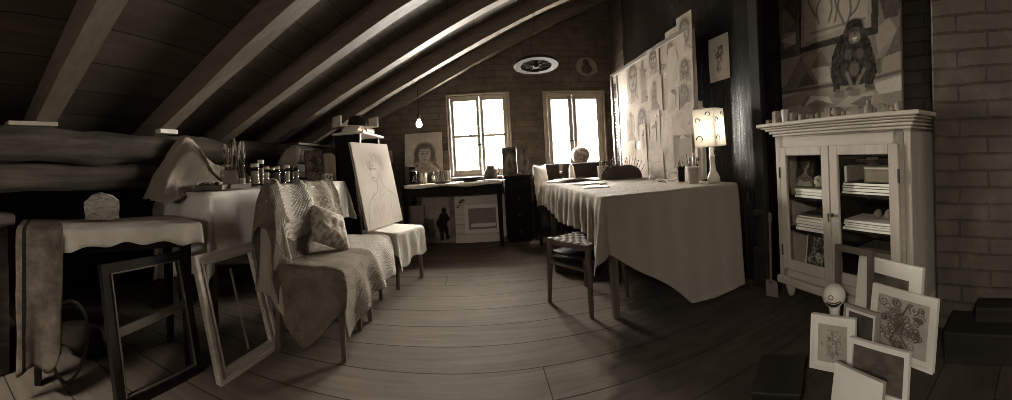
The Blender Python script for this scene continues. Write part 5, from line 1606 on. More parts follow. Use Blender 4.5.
B_ = [ # left x, right x, top l, top r, bottom l, bottom r
 (627, 640, 64, 55, 108, 106, 'face', 'portrait sketch at the top left corner of the board'),
 (638, 650, 57, 48, 106, 104, 'figure', 'tall seated-figure sketch, second from left in the top row'),
 (648, 659, 50, 43, 80, 76, 'face', 'bearded head sketch in the upper middle of the board'),
 (656, 669, 45, 36, 76, 72, 'face', 'bald head sketch left of the tall stepped sheets'),
 (666, 680, 33, 23, 90, 88, 'pair', 'sheet of two heads, second from right at the board\'s top'),
 (677, 692, 20, 7, 58, 55, 'face', 'highest sheet, rising above the board\'s right end, with a long face'),
 (626, 637, 108, 107, 142, 143, 'figure', 'small figure sketch beside the bright mirror strip'),
 (636, 649, 106, 104, 140, 141, 'dark', 'shiny dark sketch with a lit edge at the board\'s middle left'),
 (648, 662, 79, 74, 112, 111, 'figure', 'dark robed figure sketch in the centre of the board'),
 (660, 672, 76, 72, 110, 108, 'sketch', 'faint sketch right of the dark robed figure'),
 (668, 679, 88, 86, 112, 111, 'face', 'narrow head sketch left of the large dark portrait'),
 (677, 693, 58, 54, 84, 82, 'dark', 'portrait of a bowed head under the highest sheet'),
 (676, 694, 83, 80, 112, 109, 'dark', 'large dark portrait at the board\'s right edge'),
 (625, 636, 141, 142, 168, 170, 'sketch', 'pale sheet at the bottom left of the board'),
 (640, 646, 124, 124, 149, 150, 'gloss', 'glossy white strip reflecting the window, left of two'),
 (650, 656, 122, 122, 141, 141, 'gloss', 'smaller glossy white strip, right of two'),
 (646, 660, 112, 111, 152, 154, 'sketch', 'empty-looking sheet below the robed figure'),
 (634, 648, 148, 149, 176, 178, 'sketch', 'large faint sheet low on the board behind the tissue'),
 (658, 676, 110, 108, 146, 146, 'sketch', 'wide pale sheet in the lower middle of the board'),
 (646, 664, 150, 152, 177, 179, 'sketch', 'faint sheet touching the table below the board\'s centre'),
 (674, 694, 110, 108, 139, 138, 'sketch', 'pale sheet with a small sketch under the large dark portrait'),
 (662, 676, 145, 145, 172, 173, 'sketch', 'low pale sheet left of the grey card'),
 (673, 692, 135, 134, 168, 170, 'panel', 'grey card leaning low at the right of the board'),
]
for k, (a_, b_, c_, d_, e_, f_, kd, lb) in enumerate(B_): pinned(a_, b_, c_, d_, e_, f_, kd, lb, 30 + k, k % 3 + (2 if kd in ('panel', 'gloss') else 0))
# drawing pins catching the light
pm = [(646.5, 97), (656, 116), (686, 80)]
for k, (px, py) in enumerate(pm):
    q = at(px, py, X=BX - .012)
    t_ = thing('push_pin', ['bright pin above the left glossy strip', 'bright pin above the right glossy strip', 'bright pin over the large dark portrait'][k], 'pin', q, 0)
    MB().lathe([(0, -.004), (.007, -.003), (.008, 0), (.004, .004), (.004, .012), (0, .012)], 12, M=Matrix.Rotation(R(90), 4, 'Y')).build('pin_head', 'white_paint', t_, smooth=True)
    MB().tube([(.012, 0, 0), (.024, 0, 0)], .001, 5).build('needle', 'dull_metal', t_)

# single drawing on the dark boarding
X_ = PX - .004
a = Art(34, 54, .9, .42, 77); a.noise(.04, 5)
a.curve([(.45, .78), (.52, .70), (.46, .62), (.55, .55), (.44, .47), (.52, .38), (.40, .26), (.50, .18)], .012, .25, .9); a.curve([(.62, .78), (.66, .66), (.60, .52), (.68, .42)], .010, .3, .8)
a.squiggle(.50, .64, .20, .12, 16, .010, .15, .75); a.squiggle(.45, .36, .14, .14, 7, .009, .25, .7)
m_art('single_sheet', .03, .55, .85)
P = [at(709.5, 84, X=X_), at(730, 77, X=X_), at(709.5, 40, X=X_), at(727.5, 32, X=X_)]
w_ = (P[0].y - P[1].y + P[2].y - P[3].y) / 2; h_ = ((P[2].z - P[0].z) + (P[3].z - P[1].z)) / 2
o = a.sheet('pinned_drawing', frame_of((X_, sum(p.y for p in P) / 4, (P[0].z + P[1].z) / 2), (0, -1, 0)), w_, h_, 'single_sheet', thick=.002, curl=.006)
tag(o, 'single figure sketch pinned alone on the dark boarding', 'drawing')

# ================================================================ stool and the box behind it
SA, SB, SC_ = Vector((.40, 2.42, 0)), Vector((.61, 2.06, 0)), Vector((.71, 2.53, 0))
x = (SB - SA).normalized(); rz = math.atan2(x.y, x.x); w_, d_ = .40, .38
nrm = Vector((-x.y, x.x, 0)); ctr = (SA + SB) / 2 + nrm * d_ / 2
t = thing('stool', 'low wooden stool with a woven cane seat at the big table', 'stool', ctr, rz)
sz = .43
lx, ly = w_ / 2 - .015, d_ / 2 - .015
for sx in (-1, 1):
    for sy in (-1, 1): MB().bar((sx * (lx - .012), sy * (ly - .012), sz + .01), (sx * (lx + .008), sy * (ly + .008), 0), .036, w2=.024, h2=.024, bev=.005).build('leg', 'mid_wood', t)
f = MB()
for s_ in (-1, 1): f.bar((-lx, s_ * (ly - .012), sz - .015), (lx, s_ * (ly - .012), sz - .015), .022, .034).bar((s_ * (lx - .012), -ly, sz - .015), (s_ * (lx - .012), ly, sz - .015), .022, .034)
f.build('seat_rail', 'mid_wood_x', t)
s = NT('cane', .7, .2)
ck = s.add('ShaderNodeTexChecker'); ck.inputs['Scale'].default_value = 11; s.link(s.coords('UV'), ck.inputs['Vector']); ck.inputs['Color1'].default_value = sep(.34); ck.inputs['Color2'].default_value = sep(.06)
s.color(ck.outputs['Color']); s.bump(ck.outputs['Fac'], .6, .01)
m = MB(); m.grid(lambda u, v: Vector(((u - .5) * 2 * (lx - .01), (v - .5) * 2 * (ly - .01), sz + .004 - .014 * (1 - (2 * u - 1) ** 2) * (1 - (2 * v - 1) ** 2) + .004 * math.sin(u * 11 * PI) * math.sin(v * 11 * PI))), 66, 66)
m.build('woven_seat', 'cane', t, smooth=True, solid=.006)
st = MB()
for s_ in (-1, 1): st.bar((-lx, s_ * ly, .28), (lx, s_ * ly, .28), .018).bar((s_ * lx, -ly, .33), (s_ * lx, ly, .33), .018)
st.build('stretcher', 'mid_wood_x', t)
MB().box((0, .0, .345), (w_ - .05, d_ - .05, .014), bev=.004).build('under_shelf', 'dark_wood_x', t)
q = Vector((.80, 3.0, 0))
t = thing('wooden_box', 'low dark box on the floor under the big table behind the stool', 'box', q, R(-38))
MB().box((0, 0, .065), (.36, .26, .12), bev=.005).build('body', 'dark_wood_x', t); MB().box((0, 0, .135), (.38, .28, .02), bev=.005).build('lid', 'dark_wood_x', t); MB().tube([(-.04, -.132, .08), (-.03, -.15, .075), (.03, -.15, .075), (.04, -.132, .08)], .005, 6).build('handle', 'iron', t)
# ================================================================ the glazed cabinet
CO = Vector((1.715, 1.605, 0)); CA = R(5)
CX = Vector((-math.sin(CA), -math.cos(CA), 0))         # along the front, to the right as seen
CM_ = frame_of(CO, CX)                                   # local: x right, y into the cabinet, z up
CW, CD, CH = .965, .36, 1.055
m_wood('cabinet_paint', .34, 2, .55, var=.16, bump=.2); m_wood('cabinet_paint_x', .34, 0, .55, var=.16, bump=.2)
t = thing('cabinet', 'pale painted two-door glazed cabinet against the right wall', 'cabinet', CO, rot=CM_.to_euler())
zb = .13; st = .04
b = MB()
MB().box((st / 2, CD / 2, (zb + CH) / 2), (st, CD, CH - zb), bev=.004).build('side_panel', 'cabinet_paint', t)
MB().box((CW - st / 2, CD / 2, (zb + CH) / 2), (st, CD, CH - zb), bev=.004).build('side_panel', 'cabinet_paint', t)
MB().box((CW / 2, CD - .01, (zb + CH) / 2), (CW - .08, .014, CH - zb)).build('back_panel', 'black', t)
MB().box((CW / 2, CD / 2 - .0, zb + .02), (CW - .08, CD - .03, .04)).build('floor_board', 'cabinet_paint_x', t)
MB().box((CW / 2, CD / 2, CH - .012), (CW, CD, .024)).build('top_panel', 'cabinet_paint_x', t)
f = MB(); f.box((CW / 2, .012, CH - .045), (CW - .08, .024, .07)).box((CW / 2, .012, zb + .045), (CW - .08, .024, .055)); f.box((.055, .012, (zb + CH) / 2), (.03, .024, CH - zb)).box((CW - .07, .012, (zb + CH) / 2), (.06, .024, CH - zb))
f.build('face_frame', 'cabinet_paint_x', t)
# cornice: stepped moulding carried round three sides
c = MB()
for k, (z0_, z1_, o_) in enumerate(((1.045, 1.062, .012), (1.062, 1.080, .028), (1.080, 1.094, .045), (1.094, 1.106, .065), (1.106, 1.128, .085))):
    c.box((CW / 2, (CD - o_) / 2, (z0_ + z1_) / 2), (CW + 2 * o_, CD + o_, z1_ - z0_), bev=.004)
c.build('cornice', 'cabinet_paint_x', t)
bs = MB(); bs.box((CW / 2, CD / 2 - .01, .115), (CW + .03, CD + .02, .05), bev=.012, seg=2); bs.build('base_moulding', 'cabinet_paint_x', t)
for x in (.05, CW - .05):
    for y in (.05, CD - .05): MB().lathe([(0, 0), (.018, 0), (.024, .02), (.034, .05), (.036, .075), (.026, .092), (0, .092)], 16, c=(x, y, 0)).build('foot', 'cabinet_paint', t, smooth=True)
# shelves; the left bay and the right bay do not line up
zl = [.455, .660]; zr = [.505, .705, .885]
SHX = .463
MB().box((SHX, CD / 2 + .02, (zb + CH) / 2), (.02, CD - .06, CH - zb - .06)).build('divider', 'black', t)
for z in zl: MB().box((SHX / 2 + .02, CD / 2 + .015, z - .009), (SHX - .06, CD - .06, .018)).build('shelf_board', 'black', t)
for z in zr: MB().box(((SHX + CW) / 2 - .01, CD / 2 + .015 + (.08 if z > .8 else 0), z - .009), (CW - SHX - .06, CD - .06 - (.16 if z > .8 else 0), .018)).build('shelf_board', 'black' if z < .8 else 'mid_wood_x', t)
for i, (x0, x1) in enumerate(((.06, .463), (.467, .905))):
    d = MB(); z0_, z1_ = zb + .072, CH - .08; fw = .058; y = -.011; th = .022
    d.box((x0 + fw / 2, y, (z0_ + z1_) / 2), (fw, th, z1_ - z0_), bev=.004).box((x1 - fw / 2, y, (z0_ + z1_) / 2), (fw, th, z1_ - z0_), bev=.004)
    d.box(((x0 + x1) / 2, y, z1_ - fw * .45), (x1 - x0 - 2 * fw + .004, th, fw * .9), bev=.004).box(((x0 + x1) / 2, y, z0_ + fw * .55), (x1 - x0 - 2 * fw + .004, th, fw * 1.1), bev=.004)
    dr_ = d.build('door', 'cabinet_paint', t)
    MB().box(((x0 + x1) / 2, y, (z0_ + z1_) / 2), (x1 - x0 - 2 * fw + .01, .003, z1_ - z0_ - 2 * fw + .01)).build('glass', 'pane_glass', dr_)
    hx = x0 - .001 if i == 0 else x1 + .001
    for z in (z0_ + .12, z1_ - .16): MB().lathe([(0, -.035), (.006, -.035), (.007, 0), (.006, .035), (0, .035)], 10, c=(hx, y - .013, z)).build('hinge', 'iron', dr_)
    if i == 1: MB().lathe([(0, 0), (.007, 0), (.011, .008), (.011, .014), (0, .018)], 14, M=Matrix.Translation((x0 + .018, y - .012, (z0_ + z1_) / 2)) @ Matrix.Rotation(R(90), 4, 'X')).build('knob', 'iron', dr_)
    else: MB().box((x1 - .012, y - .013, (z0_ + z1_) / 2 - .02), (.012, .003, .05), bev=.001).build('keyhole_plate', 'iron', dr_)

def cl(x, y, z): return CM_ @ Vector((x, y, z))
def cthing(name, label, cat, x, y, z, rz=0, group=None): 
    return thing(name, label, cat, cl(x, y, z), CM_.to_euler().z + rz, group)
# ---- left bay
def cbook(x, y, z, size, label, cover, group, rz=0):
    t_ = cthing('book', label, 'book', x, y, z, rz, group); w_, d_, h_ = size
    MB().box((0, -.003, h_ / 2), (w_ - .008, d_ - .004, h_ - .004)).build('pages', 'page_white', t_)
    c = MB().box((0, 0, .001), (w_, d_, .002)).box((0, 0, h_ - .001), (w_, d_, .002)).box((0, d_ / 2 - .001, h_ / 2), (w_, .002, h_)); c.build('cover', cover, t_); return t_
def pile(x, y, z, specs, names, group):
    for k, (w_, d_, h_, c_) in enumerate(specs):
        cbook(x + .006 * math.sin(k * 2.3), y + .004 * math.sin(k * 1.7), z, (w_, d_, h_), names[k], c_, group, .03 * math.sin(k * 3.1)); z += h_ + .0008
    return z
P1 = pile(.265, .125, zl[1] , [(.255, .20, .018, 'card'), (.25, .20, .016, 'white_paint'), (.252, .19, .020, 'old_paper')],
     ['bottom book of the three on the left door\'s upper shelf', 'middle book of the three on the left door\'s upper shelf', 'top book of the three under the portrait print, left door'], 'books on the upper left cabinet shelf')
pile(.265, .125, zl[0], [(.26, .20, .022, 'old_paper'), (.25, .20, .016, 'card'), (.255, .19, .018, 'white_paint'), (.25, .19, .020, 'old_paper'), (.24, .18, .012, 'card')],
     ['lowest book of the five-book pile on the left door\'s lower shelf', 'second book up in the left door\'s five-book pile', 'third book up in the left door\'s five-book pile', 'fourth book up in the left door\'s five-book pile', 'topmost thin book of the left door\'s five-book pile'], 'books on the lower left cabinet shelf')
m = MB(); m.grid(lambda u, v: Vector(((u - .5) * .24, (v - .5) * .16, .004 + .03 * math.sin(u * PI) * abs(fold(u, v, 5, 3)) + .012 * u)), 18, 14)
o = m.build('crumpled_folder', 'dark_card', smooth=True, solid=.003); o.location = cl(.27, .15, zl[0] + .094); o.rotation_euler = (0, 0, CM_.to_euler().z); tag(o, 'dark crumpled folder lying on the five-book pile in the cabinet', 'folder')
m_art('print_gloss', .005, .75, .5, .1, .45)
a = Art(44, 62, .10, .7, 21); a.noise(.03, 6)
a.poly([(0, 0), (1, 0), (.95, .25), (.70, .36), (.60, .45), (.46, .45), (.34, .36), (.06, .26)], .55); a.poly([(.06, 0), (.9, 0), (.8, .18), (.5, .12), (.2, .2)], .85, .8)
a.poly([(.46, .36), (.62, .36), (.62, .52), (.48, .52)], .62); a.ell(.55, .68, .135, .165, .72, 1, .2, -.15); a.ell(.42, .78, .13, .20, .12, .85, .3); a.ell(.56, .86, .17, .08, .12, .8, .3); a.poly([(.25, .42), (.40, .50), (.42, .85), (.30, .8)], .14, .8)
for ex in (.49, .63): a.ell(ex, .70, .028, .016, .1, .9, .3); a.line([(ex - .05, .735), (ex + .05, .74)], .012, .2, .7)
a.line([(.565, .71), (.575, .63), (.55, .625)], .012, .3, .8); a.line([(.53, .58), (.60, .58)], .014, .2, .9); a.curve([(.3, .3), (.45, .2), (.6, .28), (.8, .2)], .014, .2, .6)
t = cthing('portrait_print', 'upright print of a dark-haired woman inside the left cabinet door', 'print', .125, .13, P1 + .001)
a.sheet('print', Matrix.Translation((0, 0, 0)) @ Matrix.Rotation(R(-6), 4, 'X'), .155, .205, 'print_gloss', t, thick=.004)
t = cthing('small_globe', 'small round ball marked with dark curves beside the portrait print', 'ornament', .30, .08, P1 + .001)
MB().sphere((0, 0, .042), .036, 20, 14).build('ball', 'old_paper', t, smooth=True); MB().lathe([(0, 0), (.022, 0), (.018, .008), (0, .009)], 16).build('foot', 'dark_card', t)
mk = MB().tube([(.036 * math.cos(a_) * .55, -.036 * .86, .042 + .036 * math.sin(a_) * .5) for a_ in [k * .35 for k in range(14)]], .003, 6); mk.build('dark_curve', 'dark_card', t)
a = Art(44, 56, .86, .74, 23); a.poly([(.06, .05), (.94, .05), (.94, .95), (.06, .95)], .12); a.ell(.48, .70, .16, .15, .75, .9, .3); a.ell(.44, .78, .14, .10, .15, .8, .3); a.ell(.66, .36, .17, .15, .65, .9, .3); a.ell(.30, .32, .14, .13, .6, .9, .3); a.squiggle(.5, .5, .4, .42, 18, .02, .05, .8); a.squiggle(.5, .5, .4, .42, 10, .016, .8, .7)
t = cthing('photo_print', 'white-edged picture of faces standing at the bottom of the left cabinet door', 'print', .205, .12, zb + .042)
a.sheet('print', Matrix.Rotation(R(-9), 4, 'X'), .185, .235, 'print_gloss', t, thick=.004)
# ---- right bay
z = pile(.695, .125, zr[1], [(.36, .20, .014, 'dark_card'), (.36, .21, .018, 'dark_card'), (.34, .20, .012, 'card'), (.35, .19, .016, 'black')],
     ['bottom flat book under the grey box in the right cabinet door', 'second book up under the grey box, right door', 'thin grey book, third up under the box, right door', 'black book directly under the grey box, right door'], 'books on the upper right cabinet shelf')
t = cthing('radio_box', 'pale-fronted grey box on the book pile in the right door', 'box', .765, .125, z)
MB().box((0, 0, .045), (.22, .17, .09), bev=.004).build('body', 'dark_card', t); MB().box((0, -.086, .038), (.19, .004, .06), bev=.001).build('front_plate', 'card', t); MB().box((0, -.086, .078), (.20, .004, .010)).build('edge_label', 'old_paper', t)
z = pile(.70, .125, zr[0], [(.37, .21, .014, 'old_paper'), (.36, .20, .012, 'white_paint'), (.35, .20, .012, 'card'), (.36, .19, .014, 'old_paper')],
     ['bottom pale book under the small ornaments, right door', 'second pale book under the small ornaments, right door', 'third book under the small ornaments, right door', 'top pale book carrying the small ornaments, right door'], 'books on the lower right cabinet shelf')
for k, (x, r_, lab) in enumerate(((.69, .026, 'left small round ornament on the pale books in the right door'), (.765, .030, 'middle lumpy ornament on the pale books in the right door'), (.83, .024, 'right small ornament on the pale books in the right door'))):
    m = MB(); m.sphere((0, 0, r_ * .92), r_, 16, 10, (1.05, .9, 1)); m.sphere((r_ * .6, 0, r_ * 1.5), r_ * .5, 10, 8); m.jitter(.004, 40, k)
    o = m.build('ornament', 'card', smooth=True); o.location = cl(x, .12, z); tag(o, lab, 'ornament', 'ornaments on the pale books')
t = cthing('leaning_folder', 'pale folder standing upright at the left edge inside the right door', 'folder', .512, .16, zr[1]); MB().box((0, 0, .075), (.02, .18, .15), bev=.003).build('body', 'card', t); MB().box((0, -.002, .078), (.014, .18, .146)).build('pages', 'old_paper', t)
t = cthing('grey_jar', 'grey jar behind the folder on the right door\'s upper shelf', 'jar', .60, .22, z := zr[1] + .064); MB().lathe([(0, 0), (.035, 0), (.038, .01), (.038, .09), (.03, .105), (.03, .115), (0, .115)], 18).build('body', 'card', t, angle=40); MB().lathe([(0, .1155), (.034, .1155), (.034, .13), (0, .132)], 18).build('lid', 'old_paper', t, angle=40)
t = cthing('storage_box', 'dull box low inside the right cabinet door behind the empty frame', 'box', .71, .20, zb + .041); MB().box((0, 0, .10), (.30, .16, .20), bev=.004).build('body', 'card', t); MB().box((0, 0, .205), (.31, .17, .02), bev=.003).build('lid', 'mid_wood_x', t)

# ---- things along the cornice
TOPZ = 1.1285
def top_x(px): # position along the front for a pixel column
    q = on_line(px, 115, CO + Vector((0.05, 0, 0)), CX); return (q - cl(0, 0, 0)).dot(CX)
def pebble(px, w_, h_, kind, label, mat='stone'):
    x = top_x(px); s_ = Vector((w_, w_ * .9, h_)); m = MB()
    if kind == 'round': m.sphere((0, 0, h_ / 2), .5, 16, 12, (w_, w_ * .9, h_)); m.jitter(.003, 40, px)
    elif kind == 'cube': m.box((0, 0, h_ / 2), (w_, w_ * .9, h_), bev=.005, seg=2); m.jitter(.002, 30, px)
    elif kind == 'cup': m.lathe([(0, 0), (w_ * .36, 0), (w_ * .40, h_ * .1), (w_ * .52, h_), (w_ * .46, h_), (w_ * .34, h_ * .12), (0, h_ * .1)], 18)
    elif kind == 'bottle': m.lathe([(0, 0), (w_ * .48, 0), (w_ * .5, h_ * .1), (w_ * .46, h_ * .6), (w_ * .22, h_ * .75), (w_ * .26, h_), (0, h_)], 16)
    o = m.build({'round': 'pebble', 'cube': 'stone_block', 'cup': 'beaker', 'bottle': 'small_bottle'}[kind], mat, smooth=(kind != 'cube'))
    o.location = cl(x, -.012, TOPZ); o.rotation_euler = (0, 0, CM_.to_euler().z + .3 * math.sin(px)); tag(o, label, {'round': 'stone', 'cube': 'block', 'cup': 'cup', 'bottle': 'bottle'}[kind], 'small things along the cabinet top')
for a_ in ((775.5, .034, .030, 'cube', 'leftmost pale block on the cabinet cornice'), (784, .056, .078, 'cube', 'dark upright block left of the white beaker on the cabinet'),
           (792, .048, .080, 'cup', 'white tapered beaker standing on the cabinet top', 'white_paint'), (801, .062, .064, 'round', 'big round stone right of the white beaker'),
           (808.5, .035, .04, 'cube', 'low pale chip right of the big round stone'), (815, .03, .034, 'round', 'small dark pebble, third thing right of the beaker', 'card'), (818.5, .026, .030, 'cube', 'tiny pale chip between two small pebbles on the cabinet'), (825, .036, .038, 'round', 'dark pebble left of the wedge on the cabinet', 'card'),
           (832, .040, .036, 'cube', 'flat chip in the middle of the cabinet top'), (836, .040, .058, 'cube', 'pale wedge in the middle of the cabinet top'), (844, .062, .058, 'round', 'large round stone in the middle of the cabinet top'), (851, .036, .032, 'round', 'dark flat pebble right of the middle round stone', 'card'),
           (857.5, .04, .036, 'cube', 'pale low block left of the dark cube on the cabinet'), (863.5, .045, .046, 'cube', 'dark cube right of centre on the cabinet top', 'card'), (869, .036, .034, 'cube', 'pale cube left of the little bottle on the cabinet'), (875.5, .052, .070, 'bottle', 'little bottle on the right half of the cabinet top'),
           (881.5, .03, .03, 'round', 'small dark pebble right of the little bottle', 'card'), (888, .040, .048, 'cube', 'upright block near the right end of the cabinet top'), (893, .034, .036, 'cube', 'dark cube beside the upright block near the right end', 'card'), (899, .036, .038, 'round', 'pale pebble left of the last stone on the cabinet'), (905, .046, .054, 'round', 'last rounded stone at the right end of the cabinet top')):
    pebble(*a_)

# ---- the big painting standing on the cabinet
PXD = .27
pl = on_line(781, 100, cl(0, PXD, 0), CX); pr = on_line(902, 60, cl(0, PXD, 0), CX)
xl = (pl - cl(0, 0, 0)).dot(CX); xr = (pr - cl(0, 0, 0)).dot(CX)
PW, PH = xr - xl, 1.02
def uv(px, py):
    q = on_line(px, py, cl(0, PXD, 0), CX); return ((q - cl(0, 0, 0)).dot(CX) - xl) / PW, (q.z - TOPZ) / PH
a = Art(190, 190, .34, PW / PH, 40)
def P(*pts): return [uv(*p) for p in pts]
def poly(tone, *pts): a.poly(P(*pts), tone)
# facets of the painted wall
poly(.20, (775, -8), (803, -8), (803, 60), (776, 95)); poly(.46, (782, 34), (797, 32), (797, 50), (788, 56)); poly(.62, (781, 42), (797, 33), (797, 46)); poly(.14, (780, 52), (797, 44), (796, 60), (780, 62)); poly(.30, (784, 10), (796, 22), (783, 38)); poly(.10, (783, 4), (800, -4), (798, 24))
poly(.52, (776, 62), (803, 55), (790, 84), (776, 92)); poly(.30, (800, 60), (812, 70), (797, 88), (786, 88)); poly(.42, (803, 58), (822, 50), (812, 68)); poly(.24, (822, 50), (831, 66), (812, 68)); poly(.16, (808, 72), (820, 88), (796, 91)); poly(.58, (812, 69), (830, 66), (833, 85), (822, 88)); poly(.36, (822, 50), (836, 44), (838, 84), (831, 66))
poly(.30, (870, -8), (912, -10), (912, 80), (872, 82)); poly(.48, (876, 30), (890, 18), (898, 30), (880, 60)); poly(.40, (897, 30), (902, 35), (878, 62), (876, 60)); poly(.18, (898, 30), (906, 20), (906, 52), (886, 58)); poly(.46, (884, 58), (905, 50), (905, 72), (882, 76)); poly(.22, (874, 60), (882, 58), (881, 78), (874, 80)); poly(.12, (878, -8), (905, -10), (899, 16), (886, 20))
# the painted ground
a.poly(P((774, 93), (906, 70), (906, 125), (772, 128)), .48); a.noise(.02, 9)
poly(.66, (778, 96), (803, 91), (800, 93), (780, 100)); poly(.58, (782, 110), (806, 103), (815, 112), (790, 118)); poly(.34, (802, 106), (808, 95), (812, 96), (806, 107)); poly(.74, (806, 106), (812, 96), (830, 97), (834, 104), (818, 100)); poly(.40, (810, 104), (824, 101), (834, 106), (818, 108)); poly(.60, (835, 108), (850, 96), (875, 92), (873, 106)); poly(.30, (852, 104), (864, 97), (874, 96), (868, 108)); poly(.66, (874, 84), (904, 75), (903, 92), (880, 94)); poly(.40, (882, 95), (903, 90), (903, 108), (886, 106))
a.curve(P((778, 94), (803, 90), (835, 85), (872, 79), (904, 71)), .012, .10, .8)
# painted picture on the painted wall
poly(.06, (799, -10), (880, -12), (879, 34), (801, 54)); poly(.50, (803, -10), (873, -12), (872, 27), (802, 48)); poly(.58, (806, -10), (869, -12), (868, 22), (806, 42))
for l in (((824, -6), (818, 10), (820, 24)), ((831, -6), (833, 8), (830, 22)), ((842, -6), (839, 8), (845, 24)), ((850, -6), (852, 10), (849, 22)), ((808, -4), (812, 8), (818, 18)), ((862, -4), (858, 8), (852, 16)), ((835, -4), (838, 10), (836, 22))): a.curve(P(*l), .007, .14, .85)
a.line(P((812, 34), (866, 19)), .008, .2, .6)
for k in range(5): a.line(P((808 + k * 9, 45 - k * 2.4), (814 + k * 9, 43.4 - k * 2.4)), .005, .3, .6)
# the seated ape
def ell(px, py, rx, ry, tone, al=1, rot=0, soft=.15):
    u, v = uv(px, py); k = abs(uv(px + 1, py)[0] - u) * PW / PH; k2 = abs(uv(px, py + 1)[1] - v)
    a.ell(u, v, rx * k, ry * k2, tone, al, soft, rot)
fur = .035
a.poly(P((838, 44), (847, 30), (862, 30), (871, 40), (875, 56), (876, 70), (870, 82), (858, 86), (842, 86), (835, 80), (834, 60)), fur)
a.poly(P((838, 44), (833, 58), (832, 74), (835, 92), (841, 92), (842, 74), (846, 58)), fur)
a.poly(P((868, 44), (876, 58), (878, 72), (872, 88), (866, 88), (868, 70), (862, 56)), fur)
ell(855.5, 30, 9.5, 9.5, fur); ell(855, 25, 8.5, 6, fur); ell(847, 33, 2.6, 3.4, .10); ell(864.5, 31, 2.4, 3.2, .09)
ell(855.5, 33.5, 6.2, 5.6, .20, .9); ell(855.5, 30, 6, 2.6, .12, .8); ell(852.8, 30.4, 1.7, 1.2, .03); ell(858.6, 29.8, 1.7, 1.2, .03); ell(852.8, 30.3, .5, .5, .6); ell(858.7, 29.7, .5, .5, .6)
ell(855.8, 38.5, 5.8, 5.2, .36, .95); ell(855.8, 34.4, 1.7, .9, .10); ell(855.9, 39.4, 4.0, 2.0, .05); ell(855.9, 38.8, 3.4, 1.0, .85); ell(855.9, 40.4, 2.8, .6, .7)
ell(849.5, 55, 4.2, 5.5, .17, .8); ell(861, 54, 4.2, 5.5, .18, .8); ell(855.5, 69, 5.2, 7.5, .24, .8); ell(855, 63, 1.2, 1, .08)
ell(845.5, 71, 4.2, 8, .10, .8, .15); ell(867, 69, 4.2, 8, .09, .8, -.15)
a.curve(P((848, 74), (852, 84), (855, 90)), .013, .42, .8); a.curve(P((865, 70), (860, 80), (856, 90)), .013, .40, .8)
ell(851, 89, 4.5, 1.8, .22); ell(858, 89.6, 3.6, 2.0, .42, .9)
for k in range(5): a.line(P((837.5 + k * 1.7, 90 + .4 * k), (836 + k * 2.0, 97 - .3 * abs(k - 2))), .007, .26); a.line(P((852 + k * 2.0, 90), (850.6 + k * 2.3, 95.5 - .3 * abs(k - 2))), .007, .30); a.line(P((868 + k * 1.6, 85), (868 + k * 1.9, 90 - .3 * k)), .007, .16)
rg = a.rng
for k in range(170):
    px, py = rg.uniform(835, 876), rg.uniform(42, 84); du = rg.uniform(-1.5, 1.5)
    u, v = uv(px, py); i, j = int(u * a.nx), int(v * a.ny)
    if 0 <= i < a.nx and 0 <= j < a.ny and a.t[i, j] < .14: a.line([(u, v), uv(px + du, py + 4)], .0035, rg.choice([.01, .10, .13]), .7)
a.noise(.015, 60)
m_art('ape_canvas', .004, .58, .6, .05, .72)
t = thing('ape_painting', 'large painting of a grinning seated chimpanzee among facets, standing on the cabinet', 'painting', cl((xl + xr) / 2, PXD, TOPZ), rot=CM_.to_euler())
a.sheet('picture', Matrix.Translation((0, -.012, 0)), PW, PH, 'ape_canvas', t, thick=.002)
s_ = MB(); rect_frame(s_, PW, PH, .045, .022); s_.build('stretcher', 'pale_wood_x', t, loc=(0, -.009, 0))

# ---- spade leaning beside the cabinet
t = thing('spade', 'short-handled flat shovel standing between post and cabinet', 'shovel', (1.655, 1.635, 0), R(80), rot=(R(0), R(0), R(-78)))
m = MB()
bl_ = [(-.045, .0), (.045, .0), (.046, .08), (.038, .105), (.012, .115), (-.012, .115), (-.038, .105), (-.046, .08)]
m.prism(bl_, -.004, .004); 
for v in m.bm.verts: v.co.y += .9 * v.co.x ** 2 * 5
m.build('blade', 'dull_metal', t); MB().tube([(0, 0, .09), (0, .008, .30), (0, .018, .50)], .009, 8).build('shaft', 'mid_wood', t); MB().lathe([(0, .49), (.013, .492), (.014, .54), (.010, .552), (0, .553)], 12, c=(0, .018, 0)).build('grip', 'mid_wood', t)

# ================================================================ pictures stacked on the floor
m_plain('mat_board', .58, .8, .2, .05); m_plain('mat_dim', .26, .8, .2, .05)
def picture(name, label, b0, b1, px_top, h_, fw, art, art_mat, frame_mat, mat_w=0, th=.022, cat='picture', lean=None, hollow=False):
    """b0, b1 floor corners left/right as seen; leans back so its top edge moves by `lean`"""
    b0, b1 = Vector(b0), Vector(b1); mid = (b0 + b1) / 2
    x = (b1 - b0).normalized(); back = Vector((0, 0, 1)).cross(x)
    Mx = leaning(b0, b1, mid + back * (lean * h_) + Vector((0, 0, h_)))
    w_ = (b1 - b0).length
    t_ = thing(name, label, cat, Mx.translation, rot=Mx.to_euler())
    f = MB(); rect_frame(f, w_, h_, fw, th); f.build('frame', frame_mat, t_)
    y = -.002
    if mat_w:
        m = MB(); iw, ih = w_ - 2 * fw, h_ - 2 * fw; rect_frame(m, iw + .004, ih + .004, mat_w + .002, .004); m.build('mount', 'mat_board' if frame_mat != 'dark_wood' else 'mat_dim', t_, loc=(0, .004, fw - .002))
    iw, ih = w_ - 2 * (fw + mat_w), h_ - 2 * (fw + mat_w)
    if art is not None:
        art.sheet('picture', Matrix.Translation((0, .010, fw + mat_w)), iw, ih, art_mat, t_, thick=.002)
    if not hollow: MB().box((0, th - .002, h_ / 2), (w_ - .012, .004, h_ - .012)).build('backing', 'card', t_)
    return t_
